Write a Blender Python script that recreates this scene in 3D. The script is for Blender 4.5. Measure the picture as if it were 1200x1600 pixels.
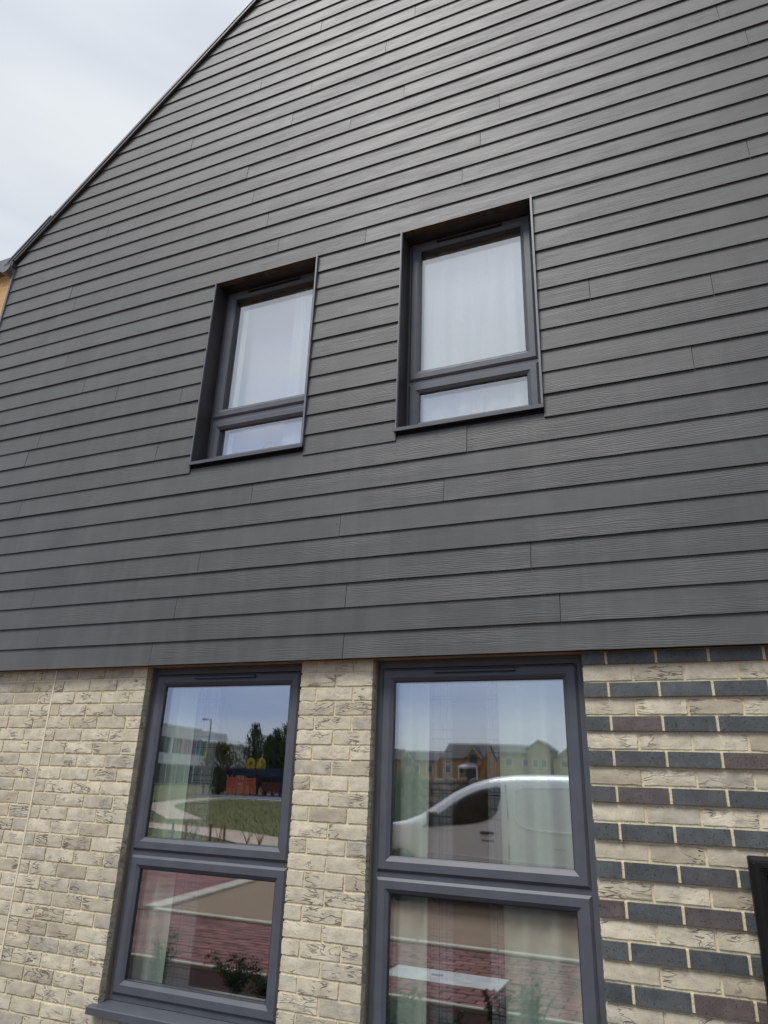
import bpy, bmesh, math, random
from mathutils import Vector, Matrix, noise
R = math.radians
random.seed(7)
S = bpy.context.scene
COL = S.collection
for o in list(bpy.data.objects):
    bpy.data.objects.remove(o)

# ------------------------------------------------------------------ camera
ZC = 2.486                       # height of the lower edge of the weatherboarding
F, YAW, PITCH, ROLL = 1085.25, 0.404807, 0.366437, -0.034263
CAMP = Vector((0, -3.6185, ZC - 0.6364))
ROT = Matrix.Rotation(YAW, 3, 'Z') @ Matrix.Rotation(PITCH, 3, 'X') @ Matrix.Rotation(ROLL, 3, 'Y')
RIGHT, FWD, UP = ROT.col[0].copy(), ROT.col[1].copy(), ROT.col[2].copy()
cam = bpy.data.cameras.new('camera')
cam.sensor_fit = 'VERTICAL'
cam.sensor_height = 24
cam.lens = F / 1600 * 24
cam.clip_start, cam.clip_end = 0.05, 6000
co = bpy.data.objects.new('camera', cam)
COL.objects.link(co)
M = Matrix((RIGHT, UP, -FWD)).transposed().to_4x4()
M.translation = CAMP
co.matrix_world = M
S.camera = co

# ------------------------------------------------------------------ sky, sun, exposure
SUN_EL, SUN_AZ = R(58), R(22)            # azimuth measured from -Y towards -X
sdir = Vector((-math.sin(SUN_AZ) * math.cos(SUN_EL), -math.cos(SUN_AZ) * math.cos(SUN_EL), math.sin(SUN_EL)))
W = bpy.data.worlds.new('World')
S.world = W
W.use_nodes = True
wn, wl = W.node_tree.nodes, W.node_tree.links
wn.clear()
wo = wn.new('ShaderNodeOutputWorld')
bg = wn.new('ShaderNodeBackground')
bg.inputs['Strength'].default_value = 0.09
sk = wn.new('ShaderNodeTexSky')
sk.sky_type = 'NISHITA'
sk.sun_disc = False
sk.sun_elevation = SUN_EL
sk.sun_rotation = math.atan2(sdir.x, sdir.y)
sk.air_density, sk.dust_density, sk.ozone_density = 1.0, 1.6, 1.5
tc = wn.new('ShaderNodeTexCoord')
mp = wn.new('ShaderNodeMapping')
mp.inputs['Scale'].default_value = (1.0, 1.0, 5.2)
n1 = wn.new('ShaderNodeTexNoise')
n1.inputs['Scale'].default_value = 1.5
n1.inputs['Detail'].default_value = 4
n1.inputs['Roughness'].default_value = 0.45
rp = wn.new('ShaderNodeValToRGB')
rp.color_ramp.elements[0].position, rp.color_ramp.elements[1].position = 0.34, 0.62
rp.color_ramp.elements[0].color, rp.color_ramp.elements[1].color = (.70, .70, .70, 1), (1, 1, 1, 1)
n2 = wn.new('ShaderNodeTexNoise')
n2.inputs['Scale'].default_value = 2.2
n2.inputs['Detail'].default_value = 5
cr = wn.new('ShaderNodeValToRGB')
cr.color_ramp.elements[0].position, cr.color_ramp.elements[1].position = 0.35, 0.7
cr.color_ramp.elements[0].color, cr.color_ramp.elements[1].color = (5.85, 6.05, 6.2, 1), (6.25, 6.45, 6.55, 1)
mx = wn.new('ShaderNodeMix')
mx.data_type = 'RGBA'
wl.new(tc.outputs['Generated'], mp.inputs['Vector'])
wl.new(mp.outputs[0], n1.inputs['Vector'])
wl.new(mp.outputs[0], n2.inputs['Vector'])
wl.new(n1.outputs['Fac'], rp.inputs[0])
wl.new(n2.outputs['Fac'], cr.inputs[0])
wl.new(rp.outputs[0], mx.inputs['Factor'])
wl.new(sk.outputs[0], mx.inputs['A'])
sz_ = wn.new('ShaderNodeSeparateXYZ')
wl.new(tc.outputs['Generated'], sz_.inputs[0])
zr = wn.new('ShaderNodeMapRange')          # an overcast sky is brighter overhead than at the horizon
for i_, v_ in zip(('From Min', 'From Max', 'To Min', 'To Max'), (0, 1, .66, .90)):
    zr.inputs[i_].default_value = v_
wl.new(sz_.outputs['Z'], zr.inputs['Value'])
zm_ = wn.new('ShaderNodeVectorMath')
zm_.operation = 'SCALE'
wl.new(cr.outputs[0], zm_.inputs[0])
wl.new(zr.outputs[0], zm_.inputs['Scale'])
hz = wn.new('ShaderNodeValToRGB')          # bluish cloud low down, white overhead
hz.color_ramp.elements[0].position, hz.color_ramp.elements[1].position = 0.02, 0.54
hz.color_ramp.elements[0].color, hz.color_ramp.elements[1].color = (.92, .96, 1.14, 1), (1, 1, 1, 1)
e_ = hz.color_ramp.elements.new(.20)
e_.color = (.58, .72, 1.10, 1)
e2_ = hz.color_ramp.elements.new(.34)
e2_.color = (.66, .78, 1.08, 1)
nz_ = wn.new('ShaderNodeMath')
nz_.operation = 'MULTIPLY_ADD'
nz_.inputs[1].default_value, nz_.inputs[2].default_value = .62, -.31
wl.new(n1.outputs['Fac'], nz_.inputs[0])
az_ = wn.new('ShaderNodeMath')
az_.operation = 'ADD'
wl.new(sz_.outputs['Z'], az_.inputs[0])
wl.new(nz_.outputs[0], az_.inputs[1])
wl.new(az_.outputs[0], hz.inputs[0])
hm = wn.new('ShaderNodeMix')
hm.data_type, hm.blend_type = 'RGBA', 'MULTIPLY'
hm.inputs['Factor'].default_value = 1
wl.new(zm_.outputs[0], hm.inputs['A'])
wl.new(hz.outputs[0], hm.inputs['B'])
wl.new(hm.outputs['Result'], mx.inputs['B'])
wl.new(mx.outputs['Result'], bg.inputs['Color'])
wl.new(bg.outputs[0], wo.inputs[0])
sl = bpy.data.lights.new('sun', 'SUN')
sl.energy, sl.angle, sl.color = 1.5, R(26), (1, .985, .96)
so = bpy.data.objects.new('sun', sl)
so.rotation_euler = sdir.to_track_quat('Z', 'Y').to_euler()
so.location = (0, -6, 14)
COL.objects.link(so)
S.view_settings.view_transform = 'Standard'
S.view_settings.look = 'None'
S.view_settings.exposure = 0.95
S.view_settings.gamma = 1
S.view_settings.use_curve_mapping = False
S.cycles.use_denoising = True
S.cycles.max_bounces = 10
S.cycles.transparent_max_bounces = 16
S.cycles.caustics_reflective = False
S.cycles.caustics_refractive = False


# ------------------------------------------------------------------ materials
class NT:
    def __init__(s, name, rough=.6, base=(.5, .5, .5), spec=.5):
        s.m = bpy.data.materials.new(name)
        s.m.use_nodes = True
        s.n, s.l = s.m.node_tree.nodes, s.m.node_tree.links
        s.b = s.n['Principled BSDF']
        s.b.inputs['Roughness'].default_value = rough
        s.b.inputs['Base Color'].default_value = (*base, 1)
        s.b.inputs['Specular IOR Level'].default_value = spec

    def N(s, t, **k):
        n = s.n.new('ShaderNode' + t)
        for a, v in k.items():
            if a in n.inputs:
                n.inputs[a].default_value = v
            else:
                setattr(n, a, v)
        return n

    def L(s, a, b):
        s.l.new(a, b)

    def coords(s, scale=(1, 1, 1), rnd=0.0, kind='Object'):
        t = s.N('TexCoord')
        v = t.outputs[kind]
        if rnd:
            oi = s.N('ObjectInfo')
            mu = s.N('Math', operation='MULTIPLY')
            s.L(oi.outputs['Random'], mu.inputs[0])
            mu.inputs[1].default_value = rnd
            ad = s.N('VectorMath', operation='ADD')
            s.L(v, ad.inputs[0])
            s.L(mu.outputs[0], ad.inputs[1])
            v = ad.outputs[0]
        m = s.N('Mapping')
        m.inputs['Scale'].default_value = scale
        s.L(v, m.inputs['Vector'])
        return m.outputs[0]

    def noise(s, v, scale, detail=3, rough=.5, dist=0):
        n = s.N('TexNoise', Scale=scale, Detail=detail, Roughness=rough, Distortion=dist)
        s.L(v, n.inputs['Vector'])
        return n.outputs['Fac']

    def ramp(s, f, stops):
        r = s.N('ValToRGB')
        e = r.color_ramp.elements
        while len(e) < len(stops):
            e.new(.5)
        for q, (p, c) in zip(e, stops):
            q.position = p
            q.color = (*c, 1) if len(c) == 3 else c
        s.L(f, r.inputs[0])
        return r.outputs[0]

    def mix(s, f, a, b, mode='MIX'):
        m = s.N('Mix', data_type='RGBA', blend_type=mode)
        for q, i in ((f, 'Factor'), (a, 'A'), (b, 'B')):
            if isinstance(q, (int, float)):
                m.inputs[i].default_value = q
            elif isinstance(q, tuple):
                m.inputs[i].default_value = (*q, 1)
            else:
                s.L(q, m.inputs[i])
        return m.outputs['Result']

    def bump(s, h, strength=.5, dist=.003, prev=None):
        b = s.N('Bump', Strength=strength, Distance=dist)
        s.L(h, b.inputs['Height'])
        if prev is not None:
            s.L(prev, b.inputs['Normal'])
        s.L(b.outputs[0], s.b.inputs['Normal'])
        return b.outputs[0]

    def col(s, c):
        s.L(c, s.b.inputs['Base Color'])

    def rough(s, c):
        s.L(c, s.b.inputs['Roughness'])


G = lambda v: (v, v, v)


def simple(name, base, rough=.6, var=.12, scale=8, spec=.5, bump=0, bd=.003, metal=0):
    t = NT(name, rough, base, spec)
    t.b.inputs['Metallic'].default_value = metal
    v = t.coords(rnd=7.0)
    f = t.noise(v, scale, 4)
    t.col(t.ramp(f, [(.3, tuple(c * (1 - var) for c in base)), (.7, tuple(c * (1 + var) for c in base))]))
    if bump:
        t.bump(f, bump, bd)
    return t.m


def mat_board():
    t = NT('weatherboard_paint', .57, (.08, .083, .085), .44)
    t.b.inputs['Sheen Weight'].default_value = .30
    t.b.inputs['Sheen Roughness'].default_value = .45
    v = t.coords((1, 1, 1), 13.0)
    vw = t.N('Mapping')
    vw.inputs['Scale'].default_value = (.10, 1, 1)
    t.L(v, vw.inputs['Vector'])
    w = t.N('TexWave', wave_type='BANDS', bands_direction='Z', Scale=30.0, Distortion=11.0, Detail=2.0)
    w.inputs['Detail Scale'].default_value = 1.1
    w.inputs['Detail Roughness'].default_value = .5
    t.L(vw.outputs[0], w.inputs['Vector'])
    f = t.N('Mapping')
    f.inputs['Scale'].default_value = (5.0, 1, 120)
    t.L(v, f.inputs['Vector'])
    fine = t.noise(f.outputs[0], 1.0, 3, .6)
    p = t.N('Mapping')
    p.inputs['Scale'].default_value = (1.2, 1, 7)
    t.L(v, p.inputs['Vector'])
    patch = t.ramp(t.noise(p.outputs[0], 1.0, 2), [(.40, G(.06)), (.62, G(1))])
    h = t.mix(1.0, t.mix(.62, w.outputs['Fac'], fine), patch, 'MULTIPLY')
    t.bump(h, .65, .0025)
    oi = t.N('ObjectInfo')
    tone = t.ramp(oi.outputs['Random'], [(0, (.059, .0600, .0575)), (1, (.072, .0730, .070))])
    dirt = t.ramp(t.noise(v, 2.2, 6, .68), [(.32, G(.80)), (.7, G(1.14))])
    c = t.mix(1.0, tone, dirt, 'MULTIPLY')
    # rain runs: thin vertical streaks of dust, the same all down the wall
    gp = t.N('NewGeometry')
    rm = t.N('Mapping')
    rm.inputs['Scale'].default_value = (9.0, 1, .45)
    t.L(gp.outputs['Position'], rm.inputs['Vector'])
    runs = t.ramp(t.noise(rm.outputs[0], 1.0, 5, .6), [(.45, G(0)), (.80, G(.32))])
    c = t.mix(runs, c, (.118, .118, .112))
    t.col(c)
    t.rough(t.ramp(fine, [(.3, G(.46)), (.7, G(.58))]))
    return t.m


def mat_buff():
    t = NT('buff_brick', .9, (.5, .44, .33), .2)
    v = t.coords((1, 1, 1), 31.0)
    oi = t.N('ObjectInfo')
    base = t.ramp(oi.outputs['Random'], [(0, (.43, .375, .275)), (.18, (.54, .48, .355)), (.4, (.61, .55, .41)), (.7, (.67, .60, .45)), (.85, (.58, .525, .40)), (1, (.46, .415, .33))])
    big = t.noise(v, 9.0, 4, .6)
    base = t.mix(1.0, base, t.ramp(big, [(.3, G(.80)), (.65, G(1.10))]), 'MULTIPLY')
    # grey ashy smudges
    sm = t.ramp(t.noise(v, 14.0, 5, .65), [(.50, G(0)), (.68, G(.55))])
    sc = t.N('Mapping')
    sc.inputs['Location'].default_value = (5.1, 3.3, 2.2)
    t.L(v, sc.inputs['Vector'])
    gate = t.ramp(oi.outputs['Random'], [(.25, G(.20)), (.75, G(.95))])
    c = t.mix(t.mix(1.0, sm, gate, 'MULTIPLY'), base, (.225, .195, .165))
    # creases: thin folds that run along the brick
    cm = t.N('Mapping')
    cm.inputs['Scale'].default_value = (7, 7, 27)
    t.L(v, cm.inputs['Vector'])
    cn = t.noise(cm.outputs[0], 1.0, 2, .55, 1.3)
    line = t.ramp(cn, [(.455, G(0)), (.490, G(1)), (.503, G(1)), (.535, G(0))])
    gm = t.ramp(t.noise(sc.outputs[0], 7.0, 2), [(.50, G(0)), (.62, G(1))])
    cre = t.mix(1.0, line, gm, 'MULTIPLY')
    c = t.mix(t.mix(1.0, cre, G(.80), 'MULTIPLY'), c, (.115, .095, .075))
    # pits
    pit = t.ramp(t.noise(v, 160.0, 2), [(.30, G(1)), (.40, G(0))])
    c = t.mix(t.mix(1.0, pit, G(.35), 'MULTIPLY'), c, (.16, .13, .10))
    t.col(c)
    inv = t.N('Invert')
    t.L(cre, inv.inputs['Color'])
    b1 = t.bump(inv.outputs[0], .8, .004)
    b2 = t.bump(t.noise(v, 55.0, 5, .65), .55, .004, b1)
    return t.m


def mat_dark():
    t = NT('blue_engineering_brick', .55, (.05, .055, .06), .5)
    v = t.coords((1, 1, 1), 31.0)
    oi = t.N('ObjectInfo')
    base = t.ramp(oi.outputs['Random'], [(0, (.060, .068, .069)), (.55, (.086, .094, .095)), (.83, (.074, .078, .079)), (.90, (.100, .080, .076)), (.965, (.110, .084, .076)), (.985, (.18, .10, .075)), (1, (.18, .10, .075))])
    base = t.mix(1.0, base, t.ramp(t.noise(v, 12, 5, .65), [(.3, G(.72)), (.7, G(1.3))]), 'MULTIPLY')
    pit = t.ramp(t.noise(v, 120.0, 2), [(.33, G(.8)), (.39, G(0))])
    c = t.mix(pit, base, (.014, .014, .015))
    lime = t.ramp(t.noise(v, 22.0, 5, .7), [(.60, G(0)), (.76, G(.55))])
    c = t.mix(lime, c, (.22, .21, .19))
    t.col(c)
    t.bump(t.noise(v, 90, 4, .6), .4, .002)
    return t.m


def mat_mortar():
    t = NT('cream_mortar', .95, (.6, .5, .3), .1)
    v = t.coords()
    f = t.noise(v, 6, 5, .6)
    c = t.ramp(f, [(.3, (.64, .555, .36)), (.7, (.73, .645, .445))])
    c = t.mix(t.ramp(t.noise(v, 140, 2), [(.34, G(.6)), (.42, G(0))]), c, (.30, .24, .15))
    t.col(c)
    t.bump(t.noise(v, 120, 4, .7), .5, .003)
    return t.m


def mat_glass(name, r0=.30, tint=(.965, .984, .968)):
    t = NT(name)
    t.n.remove(t.b)
    out = t.n['Material Output']
    lw = t.N('LayerWeight', Blend=.5)
    pw = t.N('Math', operation='POWER')
    t.L(lw.outputs['Facing'], pw.inputs[0])
    pw.inputs[1].default_value = 4.0
    mr = t.N('MapRange')
    for i, q in zip(('From Min', 'From Max', 'To Min', 'To Max'), (0, 1, r0, 1)):
        mr.inputs[i].default_value = q
    t.L(pw.outputs[0], mr.inputs['Value'])
    g = t.N('BsdfGlossy', Roughness=0.0)
    g.inputs['Color'].default_value = (.90, .94, 1, 1)
    tr = t.N('BsdfTransparent')
    tr.inputs['Color'].default_value = (*tint, 1)
    ms = t.N('MixShader')
    t.L(mr.outputs[0], ms.inputs[0])
    t.L(tr.outputs[0], ms.inputs[1])
    t.L(g.outputs[0], ms.inputs[2])
    t.L(ms.outputs[0], out.inputs['Surface'])
    return t.m


def mat_cloth(name, colr, trans=.45):
    t = NT(name, .9, colr, .1)
    out = t.n['Material Output']
    v = t.coords((1, 1, 1))
    f = t.noise(v, 40, 3)
    c = t.ramp(f, [(.3, tuple(q * .93 for q in colr)), (.7, colr)])
    t.col(c)
    tl = t.N('BsdfTranslucent')
    t.L(c, tl.inputs['Color'])
    ms = t.N('MixShader')
    ms.inputs[0].default_value = trans
    t.L(t.b.outputs[0], ms.inputs[1])
    t.L(tl.outputs[0], ms.inputs[2])
    t.L(ms.outputs[0], out.inputs['Surface'])
    return t.m


def mat_voile():
    t = NT('check_voile', .9, (.75, .76, .76), .1)
    out = t.n['Material Output']
    v = t.coords((1, 1, 1))
    sx = t.N('SeparateXYZ')
    t.L(v, sx.inputs[0])

    def lines(o, pitch, duty, seed):
        a = t.N('Math', operation='MULTIPLY')
        t.L(o, a.inputs[0])
        a.inputs[1].default_value = 1 / pitch
        fr = t.N('Math', operation='FRACT')
        t.L(a.outputs[0], fr.inputs[0])
        lt = t.N('Math', operation='LESS_THAN')
        t.L(fr.outputs[0], lt.inputs[0])
        lt.inputs[1].default_value = duty
        fl = t.N('Math', operation='FLOOR')
        t.L(a.outputs[0], fl.inputs[0])
        wnz = t.N('TexWhiteNoise', noise_dimensions='1D')
        ad = t.N('Math', operation='ADD')
        t.L(fl.outputs[0], ad.inputs[0])
        ad.inputs[1].default_value = seed
        t.L(ad.outputs[0], wnz.inputs['W'])
        mu = t.N('Math', operation='MULTIPLY')
        t.L(lt.outputs[0], mu.inputs[0])
        t.L(wnz.outputs['Value'], mu.inputs[1])
        return mu.outputs[0]
    a, b = lines(sx.outputs['X'], .0125, .42, 3.3), lines(sx.outputs['Z'], .0165, .40, 9.7)
    mxx = t.N('Math', operation='MAXIMUM')
    t.L(a, mxx.inputs[0])
    t.L(b, mxx.inputs[1])
    c = t.mix(mxx.outputs[0], (.62, .64, .66), (.045, .045, .07))
    t.col(c)
    tr = t.N('BsdfTransparent')
    ms = t.N('MixShader')
    al = t.N('MapRange')
    al.inputs['To Min'].default_value, al.inputs['To Max'].default_value = .42, .97
    t.L(mxx.outputs[0], al.inputs['Value'])
    t.L(al.outputs[0], ms.inputs[0])
    t.L(tr.outputs[0], ms.inputs[1])
    t.L(t.b.outputs[0], ms.inputs[2])
    t.L(ms.outputs[0], out.inputs['Surface'])
    return t.m


def mat_leaf(name, a, b, trans=.25):
    t = NT(name, .6, a, .3)
    g = t.N('NewGeometry')
    c = t.ramp(g.outputs['Random Per Island'], [(0, a), (1, b)])
    t.col(c)
    out = t.n['Material Output']
    tl = t.N('BsdfTranslucent')
    t.L(c, tl.inputs['Color'])
    ms = t.N('MixShader')
    ms.inputs[0].default_value = trans
    t.L(t.b.outputs[0], ms.inputs[1])
    t.L(tl.outputs[0], ms.inputs[2])
    t.L(ms.outputs[0], out.inputs['Surface'])
    return t.m


def mat_ground(name, stops, scale, bump=.4, bd=.02, rough=.9, scale2=None, amt=.5):
    t = NT(name, rough, (.2, .2, .2), .2)
    v = t.coords()
    f = t.noise(v, scale, 6, .65)
    c = t.ramp(f, stops)
    if scale2:
        c = t.mix(amt, c, t.ramp(t.noise(v, scale2, 4), stops))
    t.col(c)
    t.bump(f, bump, bd)
    return t.m


def mat_emit_free_brick(name, a, b, mort, sx=.24, sz=.08):
    t = NT(name, .9, a, .2)
    v = t.coords()
    sp = t.N('SeparateXYZ')
    t.L(v, sp.inputs[0])
    ad = t.N('Math', operation='ADD')
    t.L(sp.outputs['X'], ad.inputs[0])
    t.L(sp.outputs['Y'], ad.inputs[1])
    cb = t.N('CombineXYZ')
    t.L(ad.outputs[0], cb.inputs['X'])
    t.L(sp.outputs['Z'], cb.inputs['Y'])
    br = t.N('TexBrick', Scale=1.0)
    br.inputs['Brick Width'].default_value = sx
    br.inputs['Row Height'].default_value = sz
    br.inputs['Mortar Size'].default_value = .006
    br.inputs['Color1'].default_value = (*a, 1)
    br.inputs['Color2'].default_value = (*b, 1)
    br.inputs['Mortar'].default_value = (*mort, 1)
    t.L(cb.outputs[0], br.inputs['Vector'])
    n = t.ramp(t.noise(v, 1.5, 5), [(.3, G(.85)), (.7, G(1.15))])
    t.col(t.mix(1.0, br.outputs['Color'], n, 'MULTIPLY'))
    return t.m


MB_ = mat_board()
MBUFF, MDARK, MMORT = mat_buff(), mat_dark(), mat_mortar()
MFRAME = simple('anthracite_frame', (.084, .091, .106), .45, .10, 9, .4, .08, .001)
MTRIM = simple('grey_metal_trim', (.15, .155, .165), .40, .08, 10)
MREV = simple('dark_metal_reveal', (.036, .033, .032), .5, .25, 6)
MVENTM = simple('black_plastic', (.018, .018, .02), .35, .1, 10)
MTIMB = simple('timber_batten', (.105, .08, .052), .8, .35, 18, .2, .4)
MMEMB = simple('black_membrane', (.01, .01, .011), .9, .1)
MPLAST = simple('white_plaster', (.78, .78, .75), .85, .03, 3)
MCARP = simple('room_carpet', (.16, .14, .12), .95, .15, 30)
MSEAL = simple('buff_sealant', (.20, .165, .11), .7, .1)
MJOINT = simple('pale_mastic', (.74, .67, .50), .8, .08)
MGLASS = mat_glass('window_glass')
MCURT = mat_cloth('pale_green_curtain', (.80, .93, .81), .10)
MNET = mat_cloth('white_net_curtain', (.90, .88, .92), .08)
MVOILE = mat_voile()
MBLIND = mat_cloth('added_lilac_blind', (.90, .79, .89), .06)
MROOF = simple('roof_tile_grey', (.028, .027, .030), .75, .2, 5, .4, .3, .01)
MBLACK = simple('black_gloss_panel', (.010, .010, .012), .12, .1)
MBLACKF = simple('black_box_frame', (.007, .007, .0065), .55, .2, 20, .25)
MVAN = NT('white_van_paint', .25, (.86, .87, .88), .5)
MVAN.b.inputs['Coat Weight'].default_value = .6
MVAN = MVAN.m
MTYRE = simple('tyre_rubber', (.02, .02, .02), .8)
MRIM = simple('silver_rim', (.5, .5, .52), .3, .05, metal=1)
MVGLASS = mat_glass('van_glass', .10, (.34, .40, .38))
MSEATM = simple('van_seat_fabric', (.03, .03, .032), .9)
MLAMP = simple('clear_lamp', (.7, .7, .72), .1)
MREDL = simple('red_lamp', (.35, .02, .02), .2)
MOBR = mat_emit_free_brick('orange_brick', (.50, .27, .10), (.58, .34, .14), (.50, .40, .26))
MHBR = mat_emit_free_brick('tan_house_brick', (.46, .22, .085), (.54, .28, .12), (.48, .36, .24))
MHBR2 = mat_emit_free_brick('buff_house_brick', (.44, .31, .17), (.50, .36, .21), (.45, .38, .28))
MWHITE = simple('white_render', (.72, .72, .68), .8, .06, 1)
MGREYROOF = simple('pale_metal_roof', (.30, .29, .32), .5, .08, 1)
MDGLASS = simple('dark_window', (.03, .04, .05), .08, .2, .5)
MPINK = simple('pink_fin', (.65, .08, .28), .5, .04)
MTEAL = simple('teal_fin', (.03, .36, .42), .5, .04)
MLIME = simple('lime_fin', (.42, .50, .06), .5, .04)
MORANGE = simple('orange_panel', (.62, .10, .04), .5, .06)
MYEL = simple('yellow_panel', (.72, .50, .06), .5, .06)
MNAVY = simple('navy_fence_paint', (.012, .016, .04), .5, .1)
MWOOD = simple('stake_wood', (.20, .12, .06), .8, .3, 9)
MBARK = simple('tree_bark', (.09, .065, .045), .9, .3, 8, .2, .6, .01)
MSTEEL = simple('galvanised_steel', (.20, .21, .22), .5, .1)
MSTONE = simple('rubble_stone', (.23, .185, .14), .9, .35, 3, .2, .6, .02)
MKERB = simple('pale_concrete_kerb', (.50, .46, .38), .9, .12, 6, .2, .3)
MSLAB = simple('white_concrete_slab', (.50, .50, .49), .85, .2, 5, .2, .2)
MPAVE = simple('red_block_paver', (.20, .092, .082), .85, .40, 2.2, .25, .3)
MPAVEJ = simple('paver_joint_sand', (.14, .07, .055), .95, .2, 30)
MGRASS = mat_ground('mown_grass', [(.25, (.065, .075, .018)), (.55, (.11, .11, .03)), (.8, (.16, .14, .05))], .6, .6, .05, .9, 7.0)
MROAD = mat_ground('tan_aggregate', [(.3, (.22, .155, .105)), (.6, (.30, .215, .15)), (.8, (.37, .275, .20))], 45, .5, .01, .9, 3.0, .4)
MPATH = mat_ground('pale_path', [(.3, (.40, .31, .24)), (.7, (.52, .42, .33))], 6, .2, .01)
MMULCH = mat_ground('bark_mulch', [(.3, (.020, .010, .008)), (.6, (.060, .026, .020)), (.8, (.12, .06, .045))], 38, 1.0, .04, .95)
MBLUEC = mat_ground('blue_play_surface', [(.3, (.16, .18, .26)), (.7, (.22, .24, .33))], 3, .1, .01)
LF_SHRUB = mat_leaf('shrub_leaf', (.018, .034, .014), (.050, .085, .030))
LF_SHRUB2 = mat_leaf('bright_shrub_leaf', (.05, .11, .03), (.13, .22, .07))
LF_CON = mat_leaf('conifer_leaf', (.030, .052, .030), (.085, .12, .055))
LF_TREE = mat_leaf('tree_leaf', (.05, .065, .02), (.15, .14, .045))
LF_BIRCH = mat_leaf('birch_leaf', (.05, .07, .03), (.13, .14, .06))
LF_GRASS = mat_leaf('grass_blade', (.05, .055, .015), (.15, .13, .045))
MRED, MORG, MYLW, MGRN = (simple(n, c, .5) for n, c in (('toy_red', (.7, .06, .04)), ('toy_orange', (.75, .25, .04)), ('toy_yellow', (.75, .6, .1)), ('toy_green', (.1, .5, .2))))
MCLOUD = simple('toy_white', (.85, .85, .85), .7, .02)


# ------------------------------------------------------------------ object helpers
def mesh_of(bm, name, mat, smooth=False, recalc=True):
    if recalc:
        bmesh.ops.recalc_face_normals(bm, faces=bm.faces)
    me = bpy.data.meshes.new(name)
    bm.to_mesh(me)
    bm.free()
    for m in (mat if isinstance(mat, (list, tuple)) else [mat]):
        me.materials.append(m)
    if smooth:
        for p in me.polygons:
            p.use_smooth = True
    return me


def link(name, data, parent=None, loc=None):
    o = bpy.data.objects.new(name, data)
    COL.objects.link(o)
    if parent is not None:
        o.parent = parent
    if loc is not None:
        o.location = loc
    return o


def obj(name, bm, mat, parent=None, loc=None, smooth=False, recalc=True):
    return link(name, mesh_of(bm, name, mat, smooth, recalc), parent, loc)


def thing(name, label, cat, loc=(0, 0, 0), rz=0, group=None):
    o = link(name, None, None, loc)
    o.rotation_euler = (0, 0, rz)
    return tag(o, label, cat, group)


def tag(o, label=None, cat=None, group=None, kind=None):
    for k, v in (('label', label), ('category', cat), ('group', group), ('kind', kind)):
        if v:
            o[k] = v
    return o


def box(bm, x0, x1, y0, y1, z0, z1):
    vs = [bm.verts.new(c) for c in ((x0, y0, z0), (x1, y0, z0), (x1, y1, z0), (x0, y1, z0), (x0, y0, z1), (x1, y0, z1), (x1, y1, z1), (x0, y1, z1))]
    for f in ((0, 1, 2, 3), (4, 5, 6, 7), (0, 1, 5, 4), (1, 2, 6, 5), (2, 3, 7, 6), (3, 0, 4, 7)):
        bm.faces.new([vs[i] for i in f])
    return vs


def BX(*a):
    bm = bmesh.new()
    box(bm, *a)
    return bm


def bbox(x0, x1, y0, y1, z0, z1, b=.004, seg=2):
    bm = BX(x0, x1, y0, y1, z0, z1)
    bmesh.ops.recalc_face_normals(bm, faces=bm.faces)
    bmesh.ops.bevel(bm, geom=bm.edges[:], offset=b, segments=seg, affect='EDGES', profile=.5)
    return bm


def tube(bm, pts, r, n=6, cap=True):
    pts = [Vector(p) for p in pts]
    rs = r if isinstance(r, (list, tuple)) else [r] * len(pts)
    rings = []
    for i, p in enumerate(pts):
        d = (pts[min(i + 1, len(pts) - 1)] - pts[max(i - 1, 0)]).normalized()
        a = d.cross(Vector((0, 0, 1)) if abs(d.z) < .9 else Vector((1, 0, 0))).normalized()
        b = d.cross(a)
        rings.append([bm.verts.new(p + (a * math.cos(t * 2 * math.pi / n) + b * math.sin(t * 2 * math.pi / n)) * rs[i]) for t in range(n)])
    for q in range(len(rings) - 1):
        for t in range(n):
            bm.faces.new((rings[q][t], rings[q][(t + 1) % n], rings[q + 1][(t + 1) % n], rings[q + 1][t]))
    if cap:
        bm.faces.new(rings[0])
        bm.faces.new(rings[-1])


def prism(bm, poly, y0, y1, axis='y'):
    """poly in (x,z) pushed along y (or (y,z) along x)"""
    f = (lambda a, b, c: (a, c, b)) if axis == 'y' else (lambda a, b, c: (c, a, b))
    A = [bm.verts.new(f(a, b, y0)) for a, b in poly]
    B = [bm.verts.new(f(a, b, y1)) for a, b in poly]
    n = len(poly)
    bm.faces.new(A)
    bm.faces.new(B)
    for i in range(n):
        bm.faces.new((A[i], A[(i + 1) % n], B[(i + 1) % n], B[i]))


def rect_frame(bm, x0, x1, z0, z1, prof, close=False):
    loops = []
    for ins, y in prof:
        loops.append([bm.verts.new(c) for c in ((x0 + ins, y, z0 + ins), (x1 - ins, y, z0 + ins), (x1 - ins, y, z1 - ins), (x0 + ins, y, z1 - ins))])
    for a, b in zip(loops, loops[1:]):
        for i in range(4):
            bm.faces.new((a[i], a[(i + 1) % 4], b[(i + 1) % 4], b[i]))


def sheet(name, pts, z, mat, kind='structure', parent=None):
    bm = bmesh.new()
    bm.faces.new([bm.verts.new((x, y, z)) for x, y in pts])
    bmesh.ops.recalc_face_normals(bm, faces=bm.faces)
    for f in bm.faces:
        if f.normal.z < 0:
            f.normal_flip()
    o = obj(name, bm, mat, parent, recalc=False)
    if kind:
        o['kind'] = kind
    return o


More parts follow.
